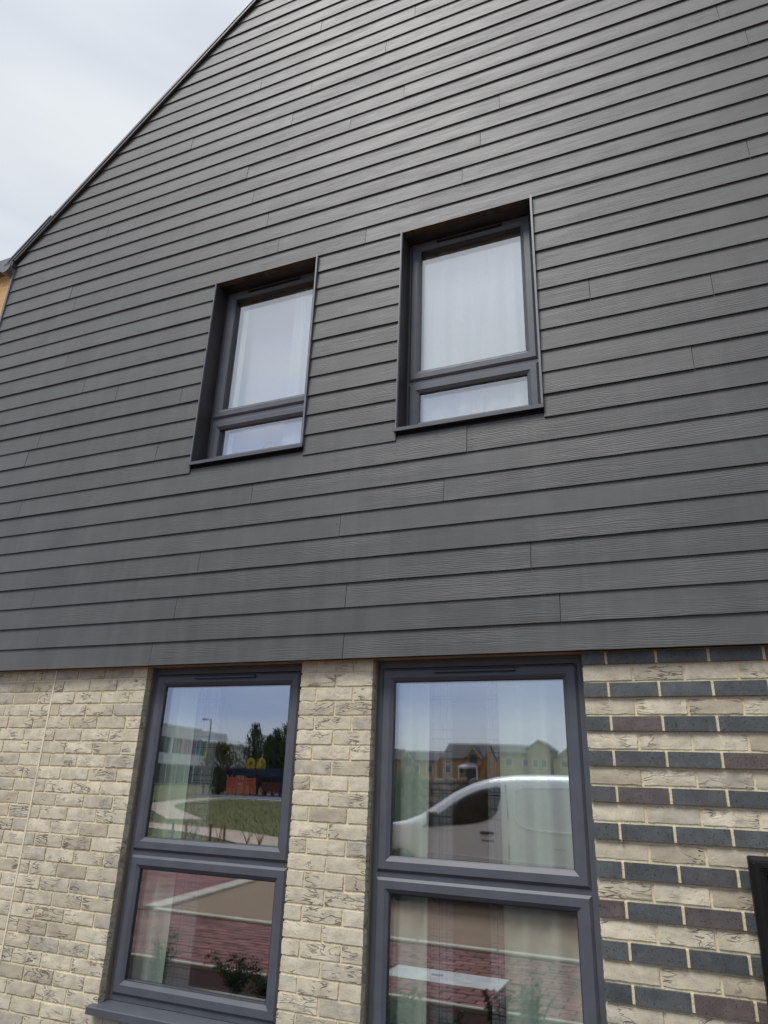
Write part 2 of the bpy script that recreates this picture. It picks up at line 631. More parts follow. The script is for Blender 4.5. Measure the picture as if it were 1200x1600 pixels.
def ribbon(name, pts, w, z, mat):
    bm = bmesh.new()
    pts = [Vector((x, y, z)) for x, y in pts]
    prev = None
    for i, p in enumerate(pts):
        d = (pts[min(i + 1, len(pts) - 1)] - pts[max(i - 1, 0)]).normalized()
        s = Vector((-d.y, d.x, 0)) * w / 2
        q = (bm.verts.new(p + s), bm.verts.new(p - s))
        if prev:
            bm.faces.new((prev[0], prev[1], q[1], q[0]))
        prev = q
    bmesh.ops.recalc_face_normals(bm, faces=bm.faces)
    for f in bm.faces:
        if f.normal.z < 0:
            f.normal_flip()
    return tag(obj(name, bm, mat, recalc=False), kind='structure')


def spline(pts, n=8):
    P = [Vector((x, y, 0)) for x, y in pts]
    P = [P[0] * 2 - P[1]] + P + [P[-1] * 2 - P[-2]]
    out = []
    for i in range(1, len(P) - 2):
        for k in range(n):
            t = k / n
            a, b, c, d = P[i - 1:i + 3]
            v = .5 * ((2 * b) + (c - a) * t + (2 * a - 5 * b + 4 * c - d) * t * t + (3 * b - a - 3 * c + d) * t ** 3)
            out.append((v.x, v.y))
    out.append(pts[-1])
    return out


def project(p):
    d = Vector(p) - CAMP
    y = d.dot(FWD)
    if y < .05:
        return None
    return 600 + F * d.dot(RIGHT) / y, 800 - F * d.dot(UP) / y


# ================================================================== SETTING: ground
sheet('ground', [(-2500, -2500), (2500, -2500), (2500, 2500), (-2500, 2500)], -.03, MGRASS)
sheet('planting_bed', [(-30, -2.92), (20, -2.92), (20, .3), (-30, .3)], .004, MMULCH)
pav = sheet('pavement', [(-40, -5.10), (20, -5.10), (20, -2.98), (-40, -2.98)], .004, MPAVEJ)
road = sheet('road', [(-7.30, -5.20), (20, -5.20), (20, -11.2), (-8.1, -11.2)], -.004, MROAD)
sheet('far_pavement', [(-40, -5.20), (-7.42, -5.20), (-8.2, -11.2), (-9.8, -13.0), (-40, -13.0)], .004, MPAVE)
ribbon('footpath', spline([(-40, -17.5), (-24, -18.6), (-17.2, -18.4), (-13.6, -16.9), (-11.2, -15.1), (-9.4, -12.4)]), 2.0, .002, MPATH)
ribbon('far_footpath', spline([(-20, -22.5), (-29, -32), (-33.5, -41), (-34.5, -46.5), (-30, -47.2), (-18, -43)]), 1.5, .002, MPATH)
sheet('play_surface', [(-42, -50.5), (-30, -49.3), (-26, -60), (-40, -66)], .003, MBLUEC)

# kerb stones
kme = mesh_of(bbox(-.485, .485, -.06, .06, -.12, .03, .012, 1), 'kerb_stone', MKERB)
for i in range(18):
    link('kerb_stone', kme, road, (-6.72 + i * .985, -5.15, .022))
for i in range(6):
    a = Vector((-7.36, -5.25)).lerp(Vector((-8.15, -11.2)), (i + .5) / 6)
    k = link('kerb_stone', kme, road, (a.x, a.y, .022))
    k.rotation_euler = (0, 0, math.atan2(-5.95, -.79))
    k.scale = (1.02, 2.2, 1)
eme = mesh_of(bbox(-.485, .485, -.028, .028, -.12, .03, .008, 1), 'edging_stone', MKERB)
for i in range(12):
    link('edging_stone', eme, pav, (-8.2 + i * .985, -2.95, .012))
# block pavers: those one can pick out in the panes are single blocks
pme = [mesh_of(bbox(-.118, .118, -.058, .058, -.05, .012, .006, 1), 'paver', MPAVE)]
n = 0
rest = bmesh.new()
for j in range(17):
    y = -5.035 + j * .1225
    for i in range(34):
        x = -8.4 + i * .246 + (.123 if j % 2 else 0)
        if -3.14 < x < -1.86 and -4.16 < y < -3.58:
            continue
        near = -5.9 < x < -4.0 or -3.7 < x < -1.3
        if near and n < 290:
            n += 1
            o = link('paver', pme[0], pav, (x, y, .004 + random.uniform(-.002, .003)))
            o.rotation_euler = (random.uniform(-.012, .012), random.uniform(-.01, .01), random.uniform(-.01, .01))
        else:
            box(rest, x - .118, x + .118, y - .058, y + .058, -.04, .014)
tag(obj('far_pavers', rest, MPAVE, pav), kind='stuff')
sl_ = tag(obj('cover_slab', bbox(-3.10, -1.91, -4.10, -3.63, -.05, .017, .003, 1), MSLAB), 'long white concrete cover slab set in the red block paving', 'cover slab')
obj('lifting_plate', BX(-2.66, -2.54, -3.93, -3.86, .016, .019), MSTEEL, sl_)

# ================================================================== THE HOUSE
D0, YF = .07, .13                 # brick face, ground-floor sash face
YU = .135                         # upstairs sash face
XL, XR = -5.53, 3.55              # gable corners
SLOPE, ZV = .971, 3.955            # verge line: z = ZV + SLOPE*(x-XL), above the cladding foot
XA = (XL + XR) / 2
house = thing('house', 'house with dark grey weatherboarded gable above cream and dark striped brickwork', 'house', (XA, 0, 0))
hx = -XA                          # children are given in world x; shift to the house's frame


def hobj(name, bm, mat, parent=None, **k):
    o = obj(name, bm, mat, house if parent is None else parent, **k)
    if parent is None:
        o.location.x = hx
    return o


WIN_UP = [(-3.068, -2.155, 1.403, 3.0), (-1.488, -.563, 1.403, 3.0)]
WIN_LO = [(-3.234, -2.079, -1.90, .004), (-1.616, -.453, -1.90, .004)]


def holes_wall(bm, x0, x1, z0, z1, holes, y0, y1, top=None):
    xs = sorted({x0, x1, *[h[0] for h in holes], *[h[1] for h in holes]})
    xs = [x for x in xs if x0 <= x <= x1]
    for a, b in zip(xs, xs[1:]):
        z = z0
        for h in sorted([h for h in holes if h[0] <= a and h[1] >= b], key=lambda h: h[2]):
            if h[2] > z:
                box(bm, a, b, y0, y1, ZC + z, ZC + h[2])
            z = h[3]
        box(bm, a, b, y0, y1, ZC + z, ZC + z1)


def verge(x):
    return ZV + SLOPE * (min(x, 2 * XA - x) - XL)


# sheathing behind the boards, up to the slope
bm = bmesh.new()
holes_wall(bm, XL + .02, XR - .02, .03, 4.0, WIN_UP, .022, .05)
prism(bm, [(XL + .02, ZC + 4.0), (XR - .02, ZC + 4.0), (XA, ZC + verge(XA) - .06)], .022, .05)
clad = hobj('cladding', bm, MMEMB)
# structural wall
bm = bmesh.new()
holes_wall(bm, XL + .03, XR - .03, .012, 4.0, [(a, b, c, 3.10) for a, b, c, d in WIN_UP], .0505, .36)
for a, b, c, d in WIN_UP:
    box(bm, a, b, .0505, .212, ZC + 3.0025, ZC + 3.10)
holes_wall(bm, XL + .03, XR - .03, -ZC, .0115, [(a, b, c, .012) for a, b, c, d in WIN_LO], .175, .36)
prism(bm, [(XL + .03, ZC + 4.0), (XR - .03, ZC + 4.0), (XA, ZC + verge(XA) - .08)], .0505, .36)
hobj('inner_wall', bm, MPLAST)

# ---- boards
EXP, BH = .15, .18
JOINTS = {26: [-.754, -4.407], 24: [-.901, -4.551], 22: [-1.038], 28: [-1.963], 29: [-1.503], 27: [-2.914, .706], 23: [-2.653], 21: [-2.525, -4.62], 20: [-1.773, -4.814], 3: [-.677, -4.343], 1: [-.537, -4.204], 6: [-1.172], 5: [-1.846], 2: [-1.78, -3.023], 4: [-2.883], 7: [-2.523], 0: [-3.172, -1.78], 8: [-4.697, -1.028], 25: [.835]}
nrow = int((verge(XA) - .02) / EXP)
for k in range(nrow + 1):
    z0, z1 = k * EXP, k * EXP + BH
    xa = max(XL, XL + (z0 - ZV) / SLOPE)
    xb = 2 * XA - xa
    if xb - xa < .25:
        continue
    js = list(JOINTS.get(k, []))
    if not js:
        js = [xa + random.uniform(.7, 3.2)]
    x = min(js) - 3.66
    while x > xa + .3:
        js.append(x)
        x -= 3.66
    x = max(js) + 3.66
    while x < xb - .3:
        js.append(x)
        x += 3.66
    segs, last = [], xa
    for j in sorted(js):
        if last + .1 < j < xb - .1:
            segs.append((last, j))
            last = j
    segs.append((last, xb))
    if 9 <= k < 20:
        for wx0, wx1, _, _ in WIN_UP:
            ns = []
            for a, b in segs:
                if a < wx0 < b:
                    ns.append((a, wx0))
                if a < wx1 < b:
                    ns.append((wx1, b))
                if b <= wx0 or a >= wx1:
                    ns.append((a, b))
            segs = sorted(set(ns))
    for a, b in segs:
        gap = .0016
        a0, b0 = a + (gap if a > xa else 0), b - (gap if b < xb else 0)
        dy = random.uniform(-.0012, .0012)
        sag = random.uniform(-.0012, .0012)

        def lim(x, z):
            lo = max(XL, XL + (z - ZV) / SLOPE)
            return min(max(x, lo), 2 * XA - lo)
        bm = bmesh.new()
        prof = [(-.001, 0.0), (.0085, 0.0), (.0195, BH), (.0122, BH)]
        nseg = max(1, int((b0 - a0) / 1.2))
        rings = []
        for i in range(nseg + 1):
            t = i / nseg
            xx = a0 + (b0 - a0) * t
            wob = 0 if i in (0, nseg) else random.uniform(-.0008, .0008)
            rings.append([bm.verts.new((lim(xx, z0 + zz) - a0, y + dy, zz + (wob + sag * (t - .5) if zz == 0 else 0))) for y, zz in prof])
        for p, q in zip(rings, rings[1:]):
            for i in range(4):
                bm.faces.new((p[i], p[(i + 1) % 4], q[(i + 1) % 4], q[i]))
        bm.faces.new(rings[0])
        bm.faces.new(rings[-1])
        hobj('board', bm, MB_, clad, loc=(a0, 0, ZC + z0))
# nail heads beside a few joints
nb = bmesh.new()
bmesh.ops.create_cone(nb, cap_ends=True, segments=8, radius1=.0035, radius2=.003, depth=.003, matrix=Matrix.Rotation(R(90), 4, 'X'))
nme = mesh_of(nb, 'nail_head', MTRIM)
for k, x in ((8, -1.028), (20, -1.773), (0, -1.78), (0, .66), (0, -4.10), (5, -1.846), (23, -2.653)):
    for s in ((-.03, .03) if k == 8 else (-.028,)):
        link('nail_head', nme, clad, (x + s, .004, ZC + k * EXP + .085))
# slotted vent strip and timber head that close the foot of the boards
hobj('vent_strip', BX(XL + .02, XR - .02, .0125, D0 + .012, ZC + .006, ZC + .03), MREV)
for x0, x1, _, _ in WIN_LO:
    bm = bmesh.new()
    for i in range(9):
        a, b = x0 + (x1 - x0) * i / 9, x0 + (x1 - x0) * (i + 1) / 9
        box(bm, a, b - .002, .0835, .205, ZC + .006 + random.uniform(-.0, .003), ZC + .0112)
    hobj('head_board', bm, MTIMB)
    hobj('head_batten', BX(x0, x1, .0125, .03, ZC + .001, ZC + .0055), MREV)

# ---- verge, roof, gutter
DEP = 9.0
bm = bmesh.new()
for s in (1, -1):
    def vx(t, off):           # point along the slope, offset square to it
        x, z = XL - .06 + t * (XA - XL + .06), ZC + ZV - .06 * SLOPE + t * (XA - XL + .06) * SLOPE
        nx, nz = -SLOPE / math.hypot(1, SLOPE), 1 / math.hypot(1, SLOPE)
        x, z = x + nx * off, z + nz * off
        return (x if s == 1 else 2 * XA - x, z)
    prism(bm, [vx(0, .005), vx(1, .005), vx(1, .056), vx(0, .056)], .0, DEP)
roof = hobj('roof', bm, MROOF)
bm = bmesh.new()
s = 1
for s in (1, -1):
    prism(bm, [vx(.012, .004), vx(1, .004), vx(1, .034), vx(.012, .034)], -.026, -.0015)
hobj('verge_shade_strip', bm, MREV, roof)  # dark strip added as the shade the verge throws on the boards
bm = bmesh.new()
for s in (1, -1):
    prism(bm, [vx(.0, .035), vx(1, .035), vx(1, .058), vx(.0, .058)], -.032, -.0012)
hobj('verge_capping', bm, MTRIM, roof)
bm = bmesh.new()
s = 1
prism(bm, [vx(-.004, .0605), vx(.10, .0605), vx(.10, .070), vx(-.004, .078)], -.040, .03)
hobj('verge_end_capping', bm, MTRIM, roof)
for xe in (XL, XR):
    sg = -1 if xe == XL else 1
    bm = bmesh.new()
    pr = [(xe + sg * .145 - sg * .07 * (1 - math.cos(t * math.pi / 8)), ZC + ZV - .075 - .07 * math.sin(t * math.pi / 8)) for t in range(9)]
    prism(bm, pr, -.062, DEP)
    hobj('gutter', bm, MTRIM, roof)
    hobj('soffit_box', BX(min(xe - sg * .0, xe + sg * .12), max(xe - sg * .0, xe + sg * .12), -.045, DEP, ZC + ZV - .085, ZC + ZV - .02), MREV, roof)
hobj('corner_trim', BX(XL - .022, XL - .0005, -.012, .10, ZC - .004, ZC + ZV - .09), MTRIM)
hobj('side_wall', BX(XL, XL + .029, .101, DEP - .3, 0, ZC + ZV - .1), MBUFF)
hobj('far_side_wall', BX(XR - .029, XR, .101, DEP - .3, 0, ZC + ZV - .1), MBUFF)
hobj('rear_wall', BX(XL + .03, XR - .03, DEP - .6, DEP - .3, 0, ZC + ZV - .1), MBUFF)

# ---- brickwork
CP, BHt, JT = .08, .069, .0128
NCOURSE = 31
XJ = -4.034                        # movement joint
mort = bmesh.new()
MO = D0 + .006
hl = [(a - .004, b + .004, c, .005) for a, b, c, d in WIN_LO]
holes_wall(mort, XL, XJ - .006, -ZC, .0045, [], MO, .174)
holes_wall(mort, XJ + .006, XR, -ZC, .0045, hl, MO, .174)
xs0 = WIN_LO[1][1]
PROUD = .013
brickwork = hobj('brickwork', mort, MMORT)
bricks = []                        # (x0,x1,course,dark)
for k in range(NCOURSE):
    ztop = .0 - .0045 if k == 0 else -.07 - CP * (k - 1) - JT / 2
    zbot = max(-.07 - CP * k + JT / 2, -ZC)
    zm = (ztop + zbot) / 2
    beside = zm > -1.90

    def run(a, b, start, dark=False):
        """stretchers from b leftwards, first piece of length start"""
        x, L = b, start
        while x > a + .02:
            x0 = max(a, x - L)
            if x0 - a < .035:
                x0 = a
            bricks.append((x0 + (JT / 2 if x0 > a else 0), x - (JT / 2 if x < b else 0), ztop, zbot, dark))
            x, L = x0, .2365
    half = .120 if k % 2 == 0 else .2365
    run(XL, XJ - .0095, .18 if k % 2 else .12)
    if beside:
        run(XJ + .0095, WIN_LO[0][0], half)
        run(WIN_LO[0][1], WIN_LO[1][0], .120 if k % 2 == 0 else .2315)
    else:
        run(XJ + .0095, xs0, half)
    # striped panel: dark courses stand proud
    dark = k % 2 == 0
    x = xs0
    L = .118 if dark else .2365
    while x < XR - .02:
        x1 = min(XR, x + L)
        bricks.append((x + (JT / 2 if x > xs0 else 0), x1 - (JT / 2 if x1 < XR else 0), ztop, zbot, dark))
        x, L = x1, .2355
BMESH = {}


def brick_mesh(L, H, dark, var):
    key = (round(L, 3), round(H, 3), dark, var)
    if key in BMESH:
        return BMESH[key]
    bm = bmesh.new()
    nx, nz = max(4, int(L / .02)), 5
    off = Vector((var * 7.3 + L * 31, 1.7, 3.1 + (9 if dark else 0)))
    g = []
    amp = .0005 if dark else .0048
    for j in range(nz + 1):
        row = []
        for i in range(nx + 1):
            u, w = i / nx, j / nz
            x, z = (u - .5) * L, (w - .5) * H
            e = min(i, nx - i, j, nz - j) == 0
            q = Vector((x * 26, 0, z * 55)) + off
            y = (noise.noise(q) * .6 + abs(noise.noise(q * 1.9)) * -.8 + .25) * amp
            ed = (.0005 if dark else .0036)
            if e:
                y = abs(y) * .5 + (.0003 if dark else .0007)
                x += noise.noise(Vector((z * 60, 5, x * 9)) + off) * ed * (1 if i in (0, nx) else 0)
                z += noise.noise(Vector((x * 40, 9, z * 30)) + off) * ed * (1 if j in (0, nz) else 0)
            row.append(bm.verts.new((x, y, z)))
        g.append(row)
    for j in range(nz):
        for i in range(nx):
            bm.faces.new((g[j][i], g[j][i + 1], g[j + 1][i + 1], g[j + 1][i]))
    ring = g[0][:] + [g[j][nx] for j in range(1, nz + 1)] + g[nz][nx - 1::-1] + [g[j][0] for j in range(nz - 1, 0, -1)]
    for a, b in zip(ring, ring[1:] + ring[:1]):
        e = bm.edges.get((a, b))
        if e:
            e.smooth = False
    back = [bm.verts.new((v.co.x, .102, v.co.z)) for v in ring]
    m = len(ring)
    for i in range(m):
        bm.faces.new((ring[i], back[i], back[(i + 1) % m], ring[(i + 1) % m]))
    me = mesh_of(bm, 'brick', MDARK if dark else MBUFF, smooth=False)
    for p in me.polygons:
        p.use_smooth = abs(p.normal.y) > .6
    BMESH[key] = me
    return me


def vis(b):
    x0, x1, zt, zb, d = b
    q = [project((x, D0, ZC + z)) for x in (x0, x1) for z in (zt, zb)]
    if any(p is None for p in q):
        return 0
    xs, ys = [p[0] for p in q], [p[1] for p in q]
    w = min(max(xs), 1215) - max(min(xs), -15)
    h = min(max(ys), 1615) - max(min(ys), -15)
    return max(w, 0) * max(h, 0)


bricks.sort(key=lambda b: -vis(b))
rest = {True: bmesh.new(), False: bmesh.new()}
for i, b in enumerate(bricks):
    x0, x1, zt, zb, dark = b
    y = D0 - (PROUD if dark else 0) + random.uniform(-.0018, .0018)
    if i < 298 and vis(b) > 0:
        o = link('brick', brick_mesh(x1 - x0, zt - zb, dark, random.randrange(6)), brickwork, ((x0 + x1) / 2, y, ZC + (zt + zb) / 2))
        o.rotation_euler = (random.uniform(-.012, .012), random.uniform(-.006, .006), random.uniform(-.006, .006))
    else:
        box(rest[dark], x0, x1, y + .002, D0 + .1, ZC + zb, ZC + zt)
print('bricks', len(bricks))
for d, nm in ((True, 'outer_dark_bricks'), (False, 'outer_buff_bricks')):
    tag(hobj(nm, rest[d], MDARK if d else MBUFF, brickwork), kind='stuff')
# proud mortar between the dark stretchers
bm = bmesh.new()
for k in range(0, NCOURSE, 2):
    zt = -.006 if k == 0 else -.07 - CP * (k - 1) - JT / 2 - .001
    zb = -.07 - CP * k + JT / 2 + .001
    box(bm, xs0 + .006, XR - .01, D0 - PROUD + .005, MO - .0005, ZC + zb, ZC + zt)
hobj('proud_mortar', bm, MMORT, brickwork)
hobj('movement_joint', BX(XJ - .006, XJ + .006, D0 - .0015, .16, .01, ZC + .003), MJOINT)
bm = bmesh.new()
tube(bm, [(-.330, D0 - PROUD - .004, ZC - .868), (-.330, D0 + .03, ZC - .868)], .006, 8)
hobj('weep_vent', bm, MSEAL)


# ---- windows
def pane_mesh(x0, x1, z0, z1, y, tilt):
    bm = bmesh.new()
    v = box(bm, x0, x1, y, y + .024, z0, z1)
    for q in (v[7], v[6]):
        q.co.y += tilt
    return bm


def window(x0, x1, zb, zt, yf, tz, gl, upper):
    """x0..x1 opening, zb..zt frame, tz = (lower sash top, upper sash bottom), gl = sash x inset"""
    cx = (x0 + x1) / 2 - (.006 if upper else .002)
    w = hw = (x1 - x0) / 2 - .004
    bm = bmesh.new()
    fb = yf + (.085 if not upper else .070)
    rect_frame(bm, cx - hw, cx + hw, ZC + zb, ZC + zt, [(0, fb), (0, yf + .013), (.045, yf + .013), (.045, fb), (0, fb)])
    box(bm, cx - hw + .04, cx + hw - .04, yf + .0135, fb, ZC + tz[0] - .01, ZC + tz[1] + .01)
    wnd = hobj('window', bm, MFRAME)
    sw = hw - gl
    for a, b in (((zb + (.030 if not upper else .008)), tz[0]), (tz[1], zt - (.05 if not upper else .0005))):
        bm = bmesh.new()
        rect_frame(bm, cx - sw, cx + sw, ZC + a, ZC + b, [(0, yf + .0125), (0, yf + .010), (.013, yf), (.050, yf), (.053, yf + .002), (.071, yf + .013), (.071, yf + .07), (.05, yf + .07), (0, yf + .0125)])
        hobj('sash', bm, MFRAME, wnd)
        bm = bmesh.new()
        rect_frame(bm, cx - sw + .0712, cx + sw - .0712, ZC + a + .0712, ZC + b - .0712, [(0, yf + .014), (.004, yf + .016), (.004, yf + .0262), (0, yf + .0262)])
        hobj('gasket', bm, MVENTM, wnd)
        hobj('pane', pane_mesh(cx - sw + .069, cx + sw - .069, ZC + a + .069, ZC + b - .069, yf + .026, .0010 * (b - a)), MGLASS, wnd)
    # trickle vent
    zv = zt - (.072 if not upper else .034)
    bm = bmesh.new()
    vw = .225
    if upper:
        tube(bm, [(cx - vw, yf - .014, ZC + zv), (cx + vw, yf - .014, ZC + zv)], .005, 8)
        for q in (-vw, -vw + .02, -.03, .03, vw - .02, vw):
            box(bm, cx + q - .005, cx + q + .005, yf - .018, yf - .0003, ZC + zv - .007, ZC + zv + .007)
        box(bm, cx - vw - .012, cx + vw + .012, yf - .004, yf - .0004, ZC + zv - .012, ZC + zv + .012)
    else:
        prism(bm, [(yf - .0004, ZC + zv - .010), (yf - .024, ZC + zv - .006), (yf - .022, ZC + zv + .003), (yf - .0004, ZC + zv + .010)], cx - vw, cx + vw, axis='x')
    hobj('trickle_vent', bm, MVENTM if upper else MFRAME, wnd)
    # sill
    if upper:
        bm = bmesh.new()
        prism(bm, [(-.022, ZC + zb - .047), (-.022, ZC + zb - .024), (yf + .012, ZC + zb - .002), (yf + .012, ZC + zb - .012), (-.018, ZC + zb - .036), (-.018, ZC + zb - .047)], x0 - .016, x1 + .004, axis='x')
        hobj('sill', bm, MFRAME, wnd)
        # lining panels round the opening
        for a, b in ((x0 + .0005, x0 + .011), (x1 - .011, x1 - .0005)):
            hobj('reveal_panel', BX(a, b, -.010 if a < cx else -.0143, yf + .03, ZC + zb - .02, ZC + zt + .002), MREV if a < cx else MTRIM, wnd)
        hobj('edge_trim', BX(x0 - .001, x0 + .006, -.0135, -.0105, ZC + zb - .02, ZC + zt), MTRIM, wnd)
        hobj('edge_trim', BX(x1 - .008, x1 + .003, -.0175, -.0145, ZC + zb - .02, ZC + zt + .01), MTRIM, wnd)
        hobj('head_panel', BX(x0 + .012, x1 - .012, .05, yf + .03, ZC + zt - .004, ZC + zt + .002), MREV, wnd)
        bm = bmesh.new()
        for i in range(8):
            a, b = x0 + .012 + (x1 - x0 - .024) * i / 8, x0 + .012 + (x1 - x0 - .024) * (i + 1) / 8
            box(bm, a, b - .001, .014, .049, ZC + zt - random.uniform(.0, .006), ZC + zt + .012)
        hobj('head_batten', bm, MTIMB, wnd)
    else:
        bm = bmesh.new()
        prism(bm, [(D0 - .052, ZC + zb - .050), (D0 - .052, ZC + zb - .016), (D0 - .046, ZC + zb - .012), (yf + .012, ZC + zb - .002), (yf + .012, ZC + zb - .014), (D0 - .040, ZC + zb - .024), (D0 - .040, ZC + zb - .050)], x0 - .03, x1 + .03, axis='x')
        hobj('sill', bm, MFRAME, wnd)
        for a, b in ((x0 - .0035, x0 + .0085), (x1 - .0065, x1 + .0035)):
            hobj('sealant', BX(a, b, yf - .012, yf + .02, ZC + zb, ZC + zt - .002), MSEAL, wnd)
    return wnd


for a, b, c, d in WIN_LO:
    window(a, b, -1.862, .004, YF, (-1.115, -1.088), .032, False)
for a, b, c, d in WIN_UP:
    window(a, b, 1.45, 2.999, YU, (1.822, 1.848), .028, True)

# ---- rooms behind the panes
for nm, x0, x1, z0, z1 in (('ground_floor_room', XL + .1, XR - .1, -2.35, .20), ('upstairs_room', -5.2, -1.86, .62, 3.35), ('upstairs_room', -1.80, 2.6, .62, 3.35)):
    bm = bmesh.new()
    y0, y1, t = .361, 4.2, .05
    for q in ((x0, x1, y1, y1 + t, z0, z1), (x0 - t, x0, y0, y1, z0, z1), (x1, x1 + t, y0, y1, z0, z1), (x0, x1, y0, y1, z1, z1 + t)):
        box(bm, q[0], q[1], q[2], q[3], ZC + q[4], ZC + q[5])
    hobj(nm, bm, MPLAST)
    hobj('room_floor', BX(x0 - t, x1 + t, y0, y1 + t, ZC + z0 - t, ZC + z0 - .002), MCARP)
for (a, b), z in (((-3.21, -2.10), -1.81), ((-1.60, -.47), -1.81), ((-3.05, -2.17), 1.49), ((-1.47, -.58), 1.49)):
    hobj('window_board', BX(a, b, YF + .09, .40, ZC + z - .03, ZC + z), MPLAST)


# ---- curtains
def curtain(x0, x1, z0, z1, y, mat, label, folds=6, amp=.022, name='curtain', cat='curtain', taper=None, group=None):
    bm = bmesh.new()
    n = folds * 8
    nz = 8
    g = []
    ph = random.uniform(0, 6)
    fr = [random.uniform(.7, 1.3) for _ in range(folds + 1)]
    for j in range(nz + 1):
        w = j / nz
        row = []
        for i in range(n + 1):
            u = i / n
            a, b = x0, x1
            if taper:
                a, b = x0 + taper[0] * math.sin(w * math.pi * .5), x1 + taper[1] * math.sin(w * math.pi * .5)
            x = a + (b - a) * u
            yy = y + amp * math.sin(u * folds * 2 * math.pi * (.9 + .1 * math.sin(u * 5)) + ph) * fr[int(u * folds)] * (1 - .25 * w) + .006 * math.sin(u * 31 + w * 3)
            row.append(bm.verts.new((x, yy, ZC + z0 + (z1 - z0) * w)))
        g.append(row)
    for j in range(nz):
        for i in range(n):
            bm.faces.new((g[j][i], g[j][i + 1], g[j + 1][i + 1], g[j + 1][i]))
    return tag(obj(name, bm, mat, smooth=True), label, cat, group)


curtain(-3.30, -2.93, -1.80, .02, .232, MCURT, 'pale green gathered curtain behind the left ground floor window', 4)
curtain(-2.95, -2.765, -1.80, .02, .262, MVOILE, 'dark checked voile strip beside the gathered curtain in left ground floor window', 1, .008, 'voile', 'voile')
curtain(-1.66, -1.325, -1.80, .02, .232, MCURT, 'narrow pale green curtain at the left side of right ground floor window', 4)
curtain(-1.33, -1.205, -1.80, .02, .262, MVOILE, 'checked voile strip next to the narrow curtain in right ground floor window', 1, .008, 'voile', 'voile')
curtain(-1.01, -.915, -1.80, .02, .262, MVOILE, 'checked voile strip next to the wide curtain in right ground floor window', 1, .008, 'voile', 'voile')
curtain(-.93, -.42, -1.80, .02, .232, MCURT, 'wide pale green curtain at the right side of right ground floor window', 4, .028)
curtain(-1.52, -.98, 1.50, 3.095, .226, MNET, 'white net curtain hanging in left half of the right upstairs window', 5, .010, 'net_curtain', 'curtain', (0, .03))
curtain(-1.02, -.50, 1.50, 3.095, .226, MNET, 'white net curtain hanging in right half of the right upstairs window', 4, .011, 'net_curtain', 'curtain', (.02, 0))
curtain(-2.46, -2.12, 1.50, 3.095, .226, MNET, 'white net curtain at the right side of left upstairs window', 4, .010, 'net_curtain')
curtain(-3.12, -2.90, 1.50, 3.095, .226, MNET, 'narrow white net curtain at the left side of left upstairs window', 2, .008, 'net_curtain')
bl = tag(obj('brightening_blind', BX(-3.04, -2.18, .300, .303, ZC + 1.50, ZC + 3.06), MBLIND), 'pale lilac blind added to brighten the left upstairs window', 'blind')  # blind added so that the left upstairs pane looks lighter
bm = bmesh.new()
tube(bm, [(-3.04, .315, ZC + 3.075), (-2.18, .315, ZC + 3.075)], .018, 10)
obj('roller', bm, MBLIND, bl)
# rainbow toy on the window board upstairs
rb = thing('rainbow_ornament', 'small rainbow ornament with white clouds behind the left upstairs window', 'ornament', (-2.585, .262, ZC + 1.49))
for i, m in enumerate((MRED, MORG, MYLW, MGRN)):
    bm = bmesh.new()
    r = .085 - i * .012
    tube(bm, [(r * math.cos(t * math.pi / 14) * .8, 0, .055 + r * 1.15 * math.sin(t * math.pi / 14)) for t in range(15)], .0065, 6)
    obj('arc', bm, m, rb, smooth=True)
for sx in (-1, 1):
    bm = bmesh.new()
    for k in range(5):
        bmesh.ops.create_icosphere(bm, subdivisions=2, radius=.026 + .008 * (k % 2), matrix=Matrix.Translation((sx * .062 + (k - 2) * .018, -.012, .03 + .012 * (k % 2))))
    obj('cloud', bm, MCLOUD, rb, smooth=True)

# ---- black box on the wall at the right
mb = thing('wall_box', 'black wall box with a recessed dark door on the striped brickwork', 'wall box', (.46, D0, ZC - 1.45))
bm = bmesh.new()
x0, x1, z0, z1 = -.28, .34, -.62, .555
rect_frame(bm, x0, x1, z0, z1, [(0, -.001), (0, -.105), (.012, -.118), (.040, -.118), (.048, -.110), (.058, -.110), (.070, -.085), (.070, -.03), (0, -.001)])
bmesh.ops.recalc_face_normals(bm, faces=bm.faces)
bmesh.ops.bevel(bm, geom=bm.edges[:], offset=.004, segments=2, affect='EDGES')
obj('frame', bm, MBLACKF, mb)
obj('door', bbox(x0 + .072, x1 - .072, -.075, -.012, z0 + .072, z1 - .072, .006), MBLACK, mb)
bm = bmesh.new()
rect_frame(bm, x0 + .095, x1 - .095, z0 + .095, z1 - .095, [(0, -.0755), (0, -.081), (.012, -.081), (.012, -.0755)])
obj('door_bead', bm, MBLACKF, mb)

# ---- next house along
nb_ = thing('neighbouring_house', 'orange brick house with grey eaves behind the corner of gable', 'house', (-10, 1.0, 0))
nz = ZC + 5.09
obj('wall', BX(-4, 4.0, 0, 7, 0, nz), MOBR, nb_)
obj('fascia', BX(-4.1, 4.1, -.10, -.001, nz - .02, nz + .13), MTRIM, nb_)
bm = bmesh.new()
prism(bm, [(.4, nz + .005), (6.9, nz + .005), (6.9, nz + .22), (3.5, nz + .32), (.4, nz + .12)], -4.15, 4.15, axis='x')
obj('roof', bm, MROOF, nb_)


# ================================================================== WHAT THE PANES REFLECT
def leaf_cloud(bm, pts, size, flat=.5):
    for p in pts:
        s = size * random.uniform(.6, 1.3)
        d = Vector((random.gauss(0, 1), random.gauss(0, 1), random.gauss(0, flat))).normalized()
        e = d.orthogonal().normalized()
        e.rotate(Matrix.Rotation(random.uniform(0, 6.28), 3, d))
        f = d.cross(e)
        bm.faces.new([bm.verts.new(Vector(p) + q) for q in (e * -s, f * s * .45, e * s, f * -s * .45)])


